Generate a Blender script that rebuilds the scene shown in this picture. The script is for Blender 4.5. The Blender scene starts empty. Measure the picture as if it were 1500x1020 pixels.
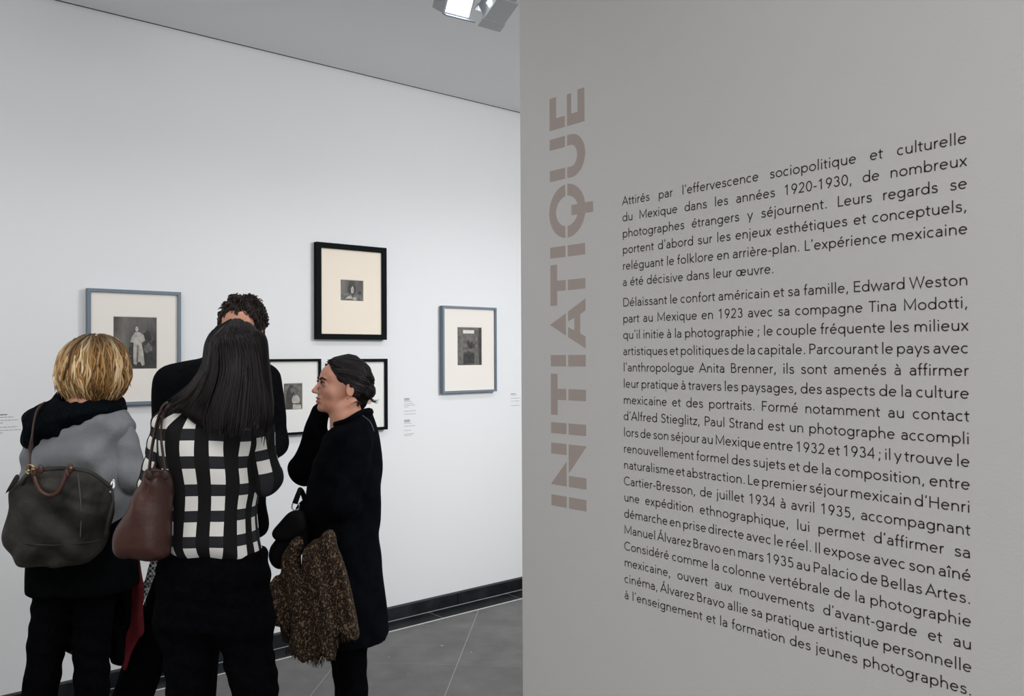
import bpy, math, random
import numpy as np
from math import sin, cos, pi, radians, atan2, sqrt, hypot
from mathutils import Matrix, Vector

SC = bpy.context.scene
COL = SC.collection
random.seed(7); RNG = np.random.default_rng(7)

# ------------------------------------------------------------------ camera
EYE = np.array([0.0, 0.0, 1.56])
YAW, PITCH, ROLL, FPX = 0.71193, 0.00964, -0.00456, 1255.86
FW = np.array([sin(YAW)*cos(PITCH), cos(YAW)*cos(PITCH), sin(PITCH)])
_r = np.array([cos(YAW), -sin(YAW), 0.0]); _u = np.cross(_r, FW)
RT = _r*cos(ROLL) + _u*sin(ROLL); UP = -_r*sin(ROLL) + _u*cos(ROLL)
cam_d = bpy.data.cameras.new('camera'); cam = bpy.data.objects.new('camera', cam_d); COL.objects.link(cam)
m = Matrix.Identity(4)
for i in range(3):
    m[i][0] = RT[i]; m[i][1] = UP[i]; m[i][2] = -FW[i]; m[i][3] = EYE[i]
cam.matrix_world = m
cam_d.sensor_fit = 'HORIZONTAL'; cam_d.sensor_width = 36.0; cam_d.lens = FPX/1500*36.0
cam_d.clip_start = 0.05; cam_d.clip_end = 100
SC.camera = cam

# ------------------------------------------------------------------ world, exposure, large lights
W = bpy.data.worlds.new('World'); SC.world = W; W.use_nodes = True
W.node_tree.nodes['Background'].inputs[0].default_value = (0.95, 0.97, 1.0, 1)
W.node_tree.nodes['Background'].inputs[1].default_value = 1.3
SC.view_settings.view_transform = 'Standard'; SC.view_settings.look = 'None'
SC.view_settings.exposure = 0.0; SC.view_settings.gamma = 1.0
SC.view_settings.use_curve_mapping = False

def area(name, loc, aim, size, power, color=(1, 1, 1), sy=None, spread=180):
    l = bpy.data.lights.new(name, 'AREA'); l.energy = power; l.color = color
    l.shape = 'RECTANGLE'; l.size = size; l.size_y = sy or size; l.spread = radians(spread)
    o = bpy.data.objects.new(name, l); COL.objects.link(o); o.location = loc
    d = Vector(aim) - Vector(loc); o.rotation_euler = d.to_track_quat('-Z', 'Y').to_euler(); return o
def spot(name, loc, aim, power, angle=80, blend=1.0, rad=0.05, color=(1, 1, 1)):
    l = bpy.data.lights.new(name, 'SPOT'); l.energy = power; l.spot_size = radians(angle); l.spot_blend = blend
    l.shadow_soft_size = rad; l.color = color
    o = bpy.data.objects.new(name, l); COL.objects.link(o); o.location = loc
    d = Vector(aim) - Vector(loc); o.rotation_euler = d.to_track_quat('-Z', 'Y').to_euler(); return o
WALL_Y, CEIL_Z, XW = 4.322, 3.199, 1.70
for x, k in ((-1.7, .5), (-.5, .6), (.6, .75), (1.6, .9), (2.6, 1), (3.6, 1), (4.6, .85), (5.6, .6)):
    spot('wall_wash_spot', (x, 2.95, 3.02), (x + 0.05, WALL_Y, 0.25), 17*k, 104, 1.0, 0.045, (0.97, 0.985, 1.0))
area('ceiling_fill_light', (-1.0, 2.0, 3.12), (-0.6, WALL_Y, 0.3), 2.6, 25, (1.0, 0.99, 0.98), 0.5, 150)  # unseen soft fill, added to lift the lower back wall
area('ceiling_fill_light', (-0.5, -0.2, 3.1), (-0.5, -0.2, 0), 1.6, 43, (1.0, 0.98, 0.955))  # soft overhead fill, added to brighten the figures from above
area('hidden_wall_fill', (4.4, 0.6, 2.9), (3.0, WALL_Y, 1.0), 1.0, 33, (0.97, 0.985, 1.0), 1.0, 90)  # fill added out of sight behind the partition, brightens the back wall's right part

# ------------------------------------------------------------------ materials
def mat(name, col, rough=0.8, metal=0.0, noise=None, bump=None, spec=0.5, sheen=0.0):
    """noise=(scale, amount[, stretch]) varies the colour, bump=(scale, strength)"""
    M = bpy.data.materials.new(name); M.use_nodes = True
    nt = M.node_tree; b = nt.nodes['Principled BSDF']
    b.inputs['Base Color'].default_value = (*col, 1); b.inputs['Roughness'].default_value = rough
    b.inputs['Metallic'].default_value = metal; b.inputs['Specular IOR Level'].default_value = spec
    if sheen: b.inputs['Sheen Weight'].default_value = sheen
    tc = nt.nodes.new('ShaderNodeTexCoord')
    def tex(scale, stretch=(1, 1, 1), detail=4):
        mp = nt.nodes.new('ShaderNodeMapping'); nt.links.new(tc.outputs['Object'], mp.inputs[0]); mp.inputs['Scale'].default_value = stretch
        n = nt.nodes.new('ShaderNodeTexNoise'); n.inputs['Scale'].default_value = scale; n.inputs['Detail'].default_value = detail
        nt.links.new(mp.outputs[0], n.inputs['Vector']); return n
    if noise:
        n = tex(noise[0], noise[2] if len(noise) > 2 else (1, 1, 1))
        r = nt.nodes.new('ShaderNodeValToRGB'); a = noise[1]
        r.color_ramp.elements[0].position = 0.3; r.color_ramp.elements[1].position = 0.7
        r.color_ramp.elements[0].color = (*[c*(1-a) for c in col], 1)
        r.color_ramp.elements[1].color = (*[min(1, c*(1+a)) for c in col], 1)
        nt.links.new(n.outputs['Fac'], r.inputs[0]); nt.links.new(r.outputs[0], b.inputs['Base Color'])
    if bump:
        n = tex(bump[0], bump[2] if len(bump) > 2 else (1, 1, 1), 6)
        bp = nt.nodes.new('ShaderNodeBump'); bp.inputs['Strength'].default_value = bump[1]; bp.inputs['Distance'].default_value = 0.01
        nt.links.new(n.outputs['Fac'], bp.inputs['Height']); nt.links.new(bp.outputs[0], b.inputs['Normal'])
    return M
def attr_mat(name, attr, rough=0.7, spec=0.4, bump=None):
    """colour from a per-vertex colour attribute (strand colours, lips)"""
    M = mat(name, (1, 1, 1), rough, bump=bump, spec=spec); nt = M.node_tree
    a = nt.nodes.new('ShaderNodeAttribute'); a.attribute_name = attr
    nt.links.new(a.outputs['Color'], nt.nodes['Principled BSDF'].inputs['Base Color']); return M
def glow(name, col, s):
    M = bpy.data.materials.new(name); M.use_nodes = True; b = M.node_tree.nodes['Principled BSDF']
    b.inputs['Base Color'].default_value = (*col, 1)
    b.inputs['Emission Color'].default_value = (*col, 1); b.inputs['Emission Strength'].default_value = s; return M

# ------------------------------------------------------------------ object helpers (all vertices are given in world metres)
WM = {}
def tag(o, label=None, cat=None, group=None, kind=None):
    if label: o['label'] = label
    if cat: o['category'] = cat
    if group: o['group'] = group
    if kind: o['kind'] = kind
    return o
def empty(name, loc, rz=0.0):
    o = bpy.data.objects.new(name, None); o.empty_display_size = 0.1; COL.objects.link(o)
    o.location = loc; o.rotation_euler = (0, 0, rz)
    WM[o.name] = np.array(Matrix.Translation(loc) @ Matrix.Rotation(rz, 4, 'Z')); return o
def mk(name, V, F, M, parent=None, smooth=False, attrs=None, base=None):
    V = np.asarray(V, dtype=float).reshape(-1, 3)
    if parent is None:
        c = np.array(base) if base is not None else np.array([(V[:, 0].min()+V[:, 0].max())/2, (V[:, 1].min()+V[:, 1].max())/2, V[:, 2].min()])
        T = np.eye(4); T[:3, 3] = c
    else: T = WM[parent.name]
    Ti = np.linalg.inv(T); L = V @ Ti[:3, :3].T + Ti[:3, 3]
    me = bpy.data.meshes.new(name)
    if isinstance(F, np.ndarray) and F.ndim == 2:
        nf, k = F.shape
        me.vertices.add(len(L)); me.vertices.foreach_set('co', L.astype(np.float32).ravel())
        me.loops.add(nf*k); me.loops.foreach_set('vertex_index', F.astype(np.int32).ravel())
        me.polygons.add(nf); me.polygons.foreach_set('loop_start', np.arange(0, nf*k, k, dtype=np.int32))
        me.polygons.foreach_set('loop_total', np.full(nf, k, dtype=np.int32)); me.update(calc_edges=True)
    else:
        me.from_pydata(L.tolist(), [], [list(f) for f in F]); me.update()
    if smooth: me.polygons.foreach_set('use_smooth', np.ones(len(me.polygons), dtype=bool))
    for an, (ty, data) in (attrs or {}).items():
        a = me.attributes.new(an, ty, 'POINT')
        a.data.foreach_set('color' if ty == 'FLOAT_COLOR' else 'vector', np.asarray(data, dtype=np.float32).ravel())
    me.materials.append(M)
    o = bpy.data.objects.new(name, me); COL.objects.link(o)
    if parent is None: o.location = T[:3, 3]; WM[o.name] = T
    else: o.parent = parent; WM[o.name] = T
    return o
class MB:
    def __init__(s): s.V = []; s.F = []
    def poly(s, pts):
        n = len(s.V); s.V += [tuple(p) for p in pts]; s.F.append(list(range(n, n+len(pts))))
    def box(s, a, b, R=None, c=None, bev=0.0):
        x0, y0, z0 = a; x1, y1, z1 = b; n = len(s.V)
        P = [(x0,y0,z0),(x1,y0,z0),(x1,y1,z0),(x0,y1,z0),(x0,y0,z1),(x1,y0,z1),(x1,y1,z1),(x0,y1,z1)]
        if R is not None: P = [tuple(np.array(c) + R @ np.array(p)) for p in P]
        s.V += P; s.F += [[n+i for i in f] for f in ((0,3,2,1),(4,5,6,7),(0,1,5,4),(1,2,6,5),(2,3,7,6),(3,0,4,7))]
    def prism(s, pts, d):
        """closed polygon (3d points, coplanar) pushed along vector d"""
        n = len(s.V); k = len(pts); pts = [np.array(p, float) for p in pts]; d = np.array(d, float)
        s.V += [tuple(p) for p in pts] + [tuple(p+d) for p in pts]
        s.F.append(list(range(n, n+k))); s.F.append(list(range(n+2*k-1, n+k-1, -1)))
        for i in range(k): j = (i+1) % k; s.F.append([n+i, n+k+i, n+k+j, n+j])
    def tube(s, P, r, k=8, closed=False, flat=None):
        P = [np.array(p, float) for p in P]; n = len(P); base = len(s.V)
        rr = r if hasattr(r, '__len__') else [r]*n
        up = np.array([0.0, 0, 1])
        for i in range(n):
            t = P[(i+1) % n]-P[i-1] if closed else P[min(i+1, n-1)]-P[max(i-1, 0)]
            t /= (np.linalg.norm(t)+1e-12)
            a = np.cross(t, up)
            if np.linalg.norm(a) < 0.1: a = np.cross(t, np.array([1.0, 0, 0]))
            a /= np.linalg.norm(a); b = np.cross(t, a)
            for q in range(k):
                an = 2*pi*q/k; s.V.append(tuple(P[i] + a*cos(an)*rr[i]*(flat or 1) + b*sin(an)*rr[i]))
        for i in range(n if closed else n-1):
            for q in range(k):
                a0 = base+i*k+q; a1 = base+i*k+(q+1) % k; j = (i+1) % n
                s.F.append([a0, a1, base+j*k+(q+1) % k, base+j*k+q])
        if not closed:
            s.F.append([base+q for q in range(k)][::-1]); s.F.append([base+(n-1)*k+q for q in range(k)])
    def build(s, name, M, parent=None, smooth=False, **kw): return mk(name, s.V, s.F, M, parent, smooth, **kw)
def ray(px, py): return FW + RT*(px-750)/FPX - UP*(py-510)/FPX
def at(px, py, Z): return EYE + ray(px, py)*Z                       # a tape measure: Z metres ahead of the lens
def on_back(px, py, y): d = ray(px, py); return EYE + d*(y/d[1])

# ------------------------------------------------------------------ the room
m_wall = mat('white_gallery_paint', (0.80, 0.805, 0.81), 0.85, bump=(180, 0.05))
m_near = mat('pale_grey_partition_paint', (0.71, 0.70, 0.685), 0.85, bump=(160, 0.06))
m_ceil = mat('ceiling_paint', (0.95, 0.95, 0.955), 0.9)
m_dark = mat('shadow_gap_black', (0.02, 0.022, 0.025), 0.8)
m_tile = mat('grey_stone_tile', (0.135, 0.133, 0.128), 0.55, noise=(7, 0.2), bump=(60, 0.12))
m_grout = mat('pale_grout', (0.36, 0.355, 0.34), 0.9)
m_plinth = mat('black_slate', (0.009, 0.011, 0.014), 0.4, noise=(9, 0.8), bump=(30, 0.15), spec=.3)
def specks(M, scale, thr, col):
    nt = M.node_tree; bs = nt.nodes['Principled BSDF']; src = bs.inputs['Base Color'].links[0].from_socket
    tc = nt.nodes.new('ShaderNodeTexCoord'); v = nt.nodes.new('ShaderNodeTexVoronoi'); v.inputs['Scale'].default_value = scale; nt.links.new(tc.outputs['Object'], v.inputs['Vector'])
    n = nt.nodes.new('ShaderNodeTexNoise'); n.inputs['Scale'].default_value = scale*.45; nt.links.new(tc.outputs['Object'], n.inputs['Vector'])
    ml = nt.nodes.new('ShaderNodeMath'); ml.operation = 'MULTIPLY_ADD'; nt.links.new(n.outputs['Fac'], ml.inputs[0]); ml.inputs[1].default_value = -.35; nt.links.new(v.outputs['Distance'], ml.inputs[2])
    lt = nt.nodes.new('ShaderNodeMath'); lt.operation = 'LESS_THAN'; nt.links.new(ml.outputs[0], lt.inputs[0]); lt.inputs[1].default_value = thr
    mx = nt.nodes.new('ShaderNodeMix'); mx.data_type = 'RGBA'; nt.links.new(lt.outputs[0], mx.inputs[0]); nt.links.new(src, mx.inputs[6]); mx.inputs[7].default_value = (*col, 1)
    nt.links.new(mx.outputs[2], bs.inputs['Base Color'])
specks(m_tile, 9, -.155, (.30, .295, .28)); specks(m_plinth, 22, -.12, (.12, .125, .13))
def struct(name, mb, M, parent=None):
    o = mb.build(name, M, parent); 
    if parent is None: o['kind'] = 'structure'
    return o
b = MB(); b.box((-4.2, -4.0, -0.10), (7.0, WALL_Y+0.12, -0.0006)); floor = struct('floor', b, m_grout)
b = MB(); b.box((-4.2, -4.0, CEIL_Z+0.012), (7.0, WALL_Y+0.12, CEIL_Z+0.15))
b.box((-4.2, -4.0, CEIL_Z), (7.0, WALL_Y-0.014, CEIL_Z+0.0115)); struct('ceiling', b, m_ceil)
b = MB(); b.box((-4.2, WALL_Y, 0), (7.0, WALL_Y+0.12, CEIL_Z+0.011)); struct('wall_back', b, m_wall)
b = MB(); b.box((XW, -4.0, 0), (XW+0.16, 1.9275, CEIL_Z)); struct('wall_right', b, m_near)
b = MB(); b.box((-4.32, -4.0, 0), (-4.2, WALL_Y+0.12, CEIL_Z)); struct('wall_left', b, m_wall)
b = MB(); b.box((7.0, -4.0, 0), (7.12, WALL_Y+0.12, CEIL_Z)); struct('wall_far_right', b, m_wall)
b = MB(); b.box((-4.2, WALL_Y-0.013, CEIL_Z+0.0005), (7.0, WALL_Y-0.001, CEIL_Z+0.011)); struct('gap_shade_1', b, m_dark)  # black strip standing in for the shade in the ceiling gap

m_line = mat('white_joint_filler', (0.62, 0.61, 0.58), 0.8)
def clip(poly, nx, ny, c):                                          # keep nx*x+ny*y <= c
    out = []
    for i in range(len(poly)):
        p, q = poly[i], poly[(i+1) % len(poly)]; dp = nx*p[0]+ny*p[1]-c; dq = nx*q[0]+ny*q[1]-c
        if dp <= 0: out.append(p)
        if dp*dq < 0: t = dp/(dp-dq); out.append((p[0]+t*(q[0]-p[0]), p[1]+t*(q[1]-p[1])))
    return out
T0, G = 0.619, 0.0022; BORDER = 4.158
ang = radians(44.75); e1 = np.array([cos(ang), sin(ang)]); e2 = np.array([-sin(ang), cos(ang)])
for i in range(-8, 14):
    for j in range(-12, 12):
        a0, a1 = i*T0-0.012+G, (i+1)*T0-0.012-G; b0, b1 = j*T0+0.004+G, (j+1)*T0+0.004-G
        pl = [tuple(e1*a+e2*c) for a, c in ((a0, b0), (a1, b0), (a1, b1), (a0, b1))]
        cx = sum(p[0] for p in pl)/4; cy = sum(p[1] for p in pl)/4
        if cx < -3.4 or cx > 5.6 or cy < -2.2 or cy > 4.9 or (cx > 2.2 and cy < 0.8): continue
        pl = clip(pl, 0, 1, BORDER-0.014)
        if len(pl) < 3: continue
        z = random.uniform(-0.0001, 0.0002)
        b = MB(); b.prism([(x, y, z) for x, y in pl][::-1], (0, 0, -0.01)); struct('tile', b, m_tile, floor)
b = MB(); b.box((-4.2, BORDER-0.0135, -0.02), (7.0, BORDER-0.0005, 0.0008)); b.box((-4.2, WALL_Y-0.0175, -0.02), (7.0, WALL_Y-0.0138, 0.0022)); struct('joint_line', b, m_line, floor)
for i in range(-8, 10):                                             # dark border stones at the foot of the back wall
    x0 = 3.037+(i-3)*0.62; b = MB(); b.box((x0+0.002, BORDER, -0.02), (x0+0.616, WALL_Y-0.018, 0.001)); struct('border_stone', b, m_plinth, floor)
bb = MB(); bb.box((-4.2, WALL_Y-0.011, 0.0745), (7.0, WALL_Y-0.0005, 0.0785)); bb.box((-4.2, WALL_Y-0.006, 0.0), (7.0, WALL_Y-0.0005, 0.083)); bbo = struct('baseboard_back', bb, mat('grey_slate_edge', (.06, .062, .062), .6))
for i in range(-8, 10):
    x0 = 3.26+(i-3)*0.62; b = MB(); b.box((x0+0.0015, WALL_Y-0.0135, 0.0015), (x0+0.6170, WALL_Y-0.0062, 0.074)); struct('slate_strip', b, m_plinth, bbo)

# ------------------------------------------------------------------ lettering on the partition
m_title = mat('taupe_vinyl', (0.49, 0.415, 0.385), 0.8)
m_text = mat('dark_brown_vinyl', (0.055, 0.036, 0.032), 0.75)
XT = XW - 0.0006
TT, TB, G1, G0 = 1.7985, 1.6585, 1.7362, 1.7270                      # letter top, foot, stencil gap
def tl(letter, polys, parent, last_proud=False):
    mb = MB()
    for pl in polys:
        pts = [(XT-(0.0003 if last_proud and pl is polys[-1] else 0), y, z) for y, z in pl]
        # orientation so the face looks at -x
        A = sum(pl[i][0]*pl[(i+1) % len(pl)][1]-pl[(i+1) % len(pl)][0]*pl[i][1] for i in range(len(pl)))
        if A > 0: pts = pts[::-1]
        mb.prism(pts, (0.0005, 0, 0))
    return mb.build('letter', m_title, parent)
def arc(cy, cz, ry, rz, a0, a1, n=18): return [(cy+ry*cos(radians(a0+(a1-a0)*i/n)), cz+rz*sin(radians(a0+(a1-a0)*i/n))) for i in range(n+1)]
title = empty('wall_title', (XT, 1.73, 1.13))
tag(title, 'large taupe stencil word running up the partition left of the paragraphs', 'lettering')
def quad(y0, y1, z0, z1): return [(y0, z0), (y1, z0), (y1, z1), (y0, z1)]
def letI(z0, z1): tl('I', [quad(TT, G1, z0, z1), quad(G0, TB, z0, z1)], title)
letI(1.131, 1.1625); letI(1.339, 1.370); letI(1.5313, 1.563); letI(1.8412, 1.8727)
tl('N', [quad(TT, G1, 1.280, 1.3112), [(TT+0.002, 1.1915), (G1, 1.1915), (G1, 1.2615)],
         [(G0, 1.3108), (TB-0.002, 1.3108), (G0, 1.2300)], quad(G0, TB, 1.1915, 1.2225)], title)
def letT(zt, zb, s0, s1):
    tl('T', [[(TT, zt), (TT-0.0275, zt), (TT-0.0275, s1), (G1, s1), (G1, s0), (TT-0.0275, s0), (TT-0.0275, zb), (TT, zb)], quad(G0, TB, s0, s1)], title)
letT(1.5093, 1.3919, 1.4350, 1.4667); letT(1.8216, 1.7045, 1.7465, 1.7755)
cA = 1.6497
tl('A', [[(TT+0.003, cA), (G1, 1.6807), (G1, 1.6182)],
         [(G0, cA+0.036), (TB, cA+0.0690), (TB, cA+0.0365), (TB+0.0205, cA+0.0265), (TB+0.0205, cA-0.0265), (TB, cA-0.0365), (TB, cA-0.0690), (G0, cA-0.036), (G0, cA-0.0085), (TB+0.0435, cA-0.0175), (TB+0.0435, cA+0.0175), (G0, cA+0.0085)]], title)
cQ, cy = 1.9705, 1.7293
def ringpart(ro_y, ro_z, ri_y, ri_z, upper):
    # halves of an elliptical ring cut at the stencil gap: upper half = letter top (larger y)
    out = []
    edge = G1 if upper else G0
    ao = math.degrees(math.acos((edge-cy)/ro_y)); ai = math.degrees(math.acos((edge-cy)/ri_y))
    if upper: o = arc(cy, cQ, ro_y, ro_z, -ao, ao, 26); i_ = arc(cy, cQ, ri_y, ri_z, ai, -ai, 26)
    else: o = arc(cy, cQ, ro_y, ro_z, ao, 360-ao, 26); i_ = arc(cy, cQ, ri_y, ri_z, 360-ai, ai, 26)
    # split into strips so each face stays convex
    n = len(o); return [[o[q], o[q+1], i_[n-2-q], i_[n-1-q]] for q in range(n-1)]
tl('Q', ringpart(0.0725, 0.0760, 0.0445, 0.0430, True) + ringpart(0.0725, 0.0760, 0.0445, 0.0430, False) + [quad(1.7105, 1.6278, 1.9560, 1.9843)], title, True)
def u_curve(zl, zr, w):
    ro, ri = (zr-zl)/2, (zr-zl)/2-w; c = (zl+zr)/2; yb = TB-0.002
    dro, dri = 0.0560, 0.0250
    yc = yb+dro
    o = [(G0, zl)] + arc(yc, c, dro, ro, 270, 90, 20) + [(G0, zr)]
    i_ = [(G0, zl+w)] + arc(yc, c, dri, ri, 270, 90, 20) + [(G0, zr-w)]
    return [[o[q], o[q+1], i_[q+1], i_[q]] for q in range(len(o)-1)]
tl('U', [quad(TT, G1, 2.0633, 2.0940), quad(TT, G1, 2.1535, 2.1845)] + u_curve(2.0633, 2.1845, 0.0300), title)
tl('E', [[(TT, 2.3034), (TT-0.0265, 2.3034), (TT-0.0265, 2.2420), (G1, 2.2420), (G1, 2.2103), (TT, 2.2103)],
         [(G0, 2.2103), (TB, 2.2103), (TB, 2.3039), (TB+0.0265, 2.3039), (TB+0.0265, 2.2420), (G0-0.0165, 2.2420), (G0-0.0165, 2.3000), (G0+0.0, 2.3000)]], title)

# ---- the paragraphs: a monoline humanist-geometric face drawn stroke by stroke (1000 units to the em)
S_ = 41
def EL(cx, cy, rx, ry, a0, a1, n=None):
    n = n or max(6, int(abs(a1-a0)/15)); return [(cx+rx*cos(radians(a0+(a1-a0)*i/n)), cy+ry*sin(radians(a0+(a1-a0)*i/n))) for i in range(n+1)]
def SP(pts, n=5):
    P = [pts[0]] + list(pts) + [pts[-1]]; out = []
    for i in range(1, len(P)-2):
        for q in range(n):
            t = q/n; p0, p1, p2, p3 = P[i-1], P[i], P[i+1], P[i+2]
            out.append(tuple(0.5*((2*p1[k])+(-p0[k]+p2[k])*t+(2*p0[k]-5*p1[k]+4*p2[k]-p3[k])*t*t+(-p0[k]+3*p1[k]-3*p2[k]+p3[k])*t**3) for k in (0, 1)))
    return out + [tuple(pts[-1])]
XH, CAP, ASC, DSC = 468, 708, 752, -205
oy, ory = 234, 205
GL = {}
def g(ch, adv, *st): GL[ch] = (adv, list(st))
DOT = lambda x, y=640: [(x-50, y), (x+50, y)]                       # drawn as a fat dash
def dot(x, y=47): return ('dot', x, y)
g('o', 600, EL(300, oy, 218, ory, 0, 360, 28))
g('e', 574, [(84, 250), (488, 250)] , EL(287, oy, 204, ory, 4, 318, 24))
g('c', 500, EL(272, oy, 204, ory, 50, 310, 20))
g('n', 574, [(107, 0), (107, XH)], EL(286, 262, 179, 178, 180, 0) + [(465, 0)])
g('h', 574, [(107, 0), (107, ASC)], EL(286, 262, 179, 178, 180, 0) + [(465, 0)])
g('m', 889, [(107, 0), (107, XH)], EL(276, 272, 169, 168, 180, 0) + [(445, 0)], EL(614, 272, 169, 168, 180, 0) + [(783, 0)])
g('r', 345, [(107, 0), (107, XH)], EL(262, 262, 155, 178, 180, 72))
g('u', 574, [(109, XH), (109, 206)] + EL(288, 206, 179, 178, 180, 360)[1:], [(467, XH), (467, 0)])
g('a', 519, EL(246, 305, 158, 135, 148, 0) + [(404, 0)], [(404, 268), (250, 268)] + EL(215, 149, 132, 119, 75, 285) + EL(215, 149, 189, 119, 290, 355)[0:])
g('s', 463, SP([(368, 372), (318, 420), (236, 437), (142, 415), (108, 345), (150, 278), (240, 248), (338, 212), (378, 128), (330, 50), (228, 30), (130, 50), (78, 108)]))
g('i', 241, [(120, 0), (120, XH)], dot(120, 645))
g('j', 241, [(120, XH), (120, -100)] + EL(30, -100, 90, 80, 0, -80)[1:], dot(120, 645))
g('l', 241, [(120, 0), (120, ASC)])
g('f', 315, [(142, 0), (142, 600)] + EL(250, 600, 108, 125, 180, 75)[1:], [(18, 433), (285, 433)])
g('t', 333, [(142, 600), (142, 130)] + EL(240, 130, 98, 102, 180, 285)[1:], [(18, 433), (305, 433)])
g('b', 611, [(107, 0), (107, ASC)], EL(320, oy, 210, ory, 0, 360, 28))
g('p', 611, [(107, DSC), (107, XH)], EL(320, oy, 210, ory, 0, 360, 28))
g('d', 611, [(504, 0), (504, ASC)], EL(291, oy, 210, ory, 0, 360, 28))
g('q', 611, [(504, DSC), (504, XH)], EL(291, oy, 210, ory, 0, 360, 28))
g('g', 611, [(504, XH), (504, -20)] + EL(300, -20, 204, 155, 0, -148)[1:], EL(291, oy, 210, ory, 0, 360, 28))
g('k', 519, [(107, 0), (107, ASC)], [(440, XH), (130, 250), (470, 0)])
g('v', 500, [(45, XH), (250, 20), (455, XH)])
g('w', 778, [(45, XH), (215, 20), (389, XH-10), (563, 20), (733, XH)])
g('x', 481, [(60, XH), (425, 0)], [(420, XH), (55, 0)])
g('y', 500, [(45, XH), (252, 15)], [(455, XH), (170, DSC)])
g('z', 444, [(55, 432), (385, 432), (62, 36), (395, 36)])
g('.', 278, dot(139)); g(',', 278, [(150, 85), (92, -115)]); g(';', 278, [(150, 85), (92, -115)], dot(150, 400))
g('\u2019', 240, [(140, 735), (104, 560)]); g('-', 333, [(50, 250), (283, 250)])
g('0', 556, EL(278, 354, 188, 325, 0, 360, 28)); g('1', 556, [(115, 560), (290, 680), (290, 0)])
g('2', 556, EL(278, 498, 165, 178, 165, 0) + SP([(443, 498), (415, 400), (300, 260), (95, 37)])[1:] + [(465, 37)])
g('3', 556, EL(268, 525, 150, 150, 160, -90), EL(268, 207, 178, 173, 90, -160))
g('4', 556, [(400, 0), (400, 680), (70, 200), (500, 200)])
g('5', 556, [(430, 671), (165, 671), (150, 390)] + SP([(150, 390), (260, 430), (400, 370), (448, 230), (400, 90), (270, 32), (110, 80)])[1:])
g('9', 556, EL(278, 478, 178, 196, 0, 360, 24), SP([(456, 478), (430, 370), (330, 180), (215, 0)]))
g('A', 685, [(30, 0), (342, 690), (655, 0)], [(130, 230), (555, 230)])
g('B', 611, [(117, 36), (117, 672), (290, 672)] + EL(290, 524, 150, 148, 90, -90)[1:] + [(117, 376)], [(290, 376), (320, 376)] + EL(320, 206, 185, 170, 90, -90)[1:] + [(117, 36)])
g('C', 722, EL(400, 354, 335, 328, 45, 315, 26))
g('D', 741, [(117, 36), (117, 672), (330, 672)] + EL(330, 354, 335, 318, 90, -90, 22)[1:] + [(100, 36)])
g('E', 574, [(510, 672), (117, 672), (117, 36), (520, 36)], [(117, 368), (480, 368)])
g('F', 537, [(480, 672), (117, 672), (117, 0)], [(117, 354), (450, 354)])
g('H', 722, [(117, 0), (117, CAP)], [(605, 0), (605, CAP)], [(117, 368), (605, 368)])
g('I', 259, [(130, 0), (130, CAP)]); g('L', 481, [(117, CAP), (117, 36), (460, 36)])
g('M', 889, [(117, 0), (117, 690), (444, 120), (772, 690), (772, 0)])
g('P', 574, [(117, 0), (117, 672), (310, 672)] + EL(310, 500, 190, 172, 90, -90)[1:] + [(117, 328)])
g('S', 537, SP([(440, 590), (370, 655), (270, 680), (145, 640), (100, 530), (150, 425), (270, 372), (400, 310), (450, 190), (390, 75), (260, 30), (130, 60), (60, 135)]))
g('T', 519, [(15, 672), (505, 672)], [(260, 672), (260, 0)])
g('W', 926, [(25, CAP), (245, 20), (463, 690), (681, 20), (901, CAP)])
def acc(base, new, *st): a, s0 = GL[base]; GL[new] = (a, list(s0)+list(st))
acc('e', 'é', [(255, 545), (375, 690)]); acc('e', 'è', [(320, 545), (200, 690)]); acc('a', 'à', [(290, 545), (170, 690)])
acc('A', 'Á', [(315, 770), (430, 900)])
GL['î'] = (241, [[(120, 0), (120, XH)], [(15, 550), (120, 670), (225, 550)]])
GL['œ'] = (944, GL['o'][1] + [[(x+370, y) for x, y in s] for s in GL['e'][1]])
def stroke_mesh(pts, hw):
    P = [np.array(p, float) for p in pts]; n = len(P); closed = np.linalg.norm(P[0]-P[-1]) < 1
    if closed: P = P[:-1]; n -= 1
    Lp, Rp = [], []
    for i in range(n):
        pa = P[i-1] if (i > 0 or closed) else None; pb = P[(i+1) % n] if (i < n-1 or closed) else None
        d1 = (P[i]-pa) if pa is not None else (pb-P[i]); d2 = (pb-P[i]) if pb is not None else d1
        d1 = d1/(np.linalg.norm(d1)+1e-9); d2 = d2/(np.linalg.norm(d2)+1e-9)
        n1 = np.array([-d1[1], d1[0]]); n2 = np.array([-d2[1], d2[0]]); mm = n1+n2; L = np.linalg.norm(mm)
        mm = mm/L if L > 1e-6 else n1
        s = hw/max(0.42, float(mm @ n1)); Lp.append(P[i]+mm*s); Rp.append(P[i]-mm*s)
    q = []
    for i in range(n if closed else n-1):
        j = (i+1) % n; q.append((Rp[i], Rp[j], Lp[j], Lp[i]))
    return q
GM = {}
for ch, (adv, st) in GL.items():
    Q = []
    for s in st:
        if isinstance(s, tuple) and s[0] == 'dot':
            Q.append([np.array(p) for p in EL(s[1], s[2], 50, 50, 0, 330, 11)])
        else: Q += stroke_mesh(s, S_)
    GM[ch] = Q
Y_L, Y_R, Z0, DZ, GAP = 1.5215, 0.6570, 1.9572, 0.04271, 0.01125
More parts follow.
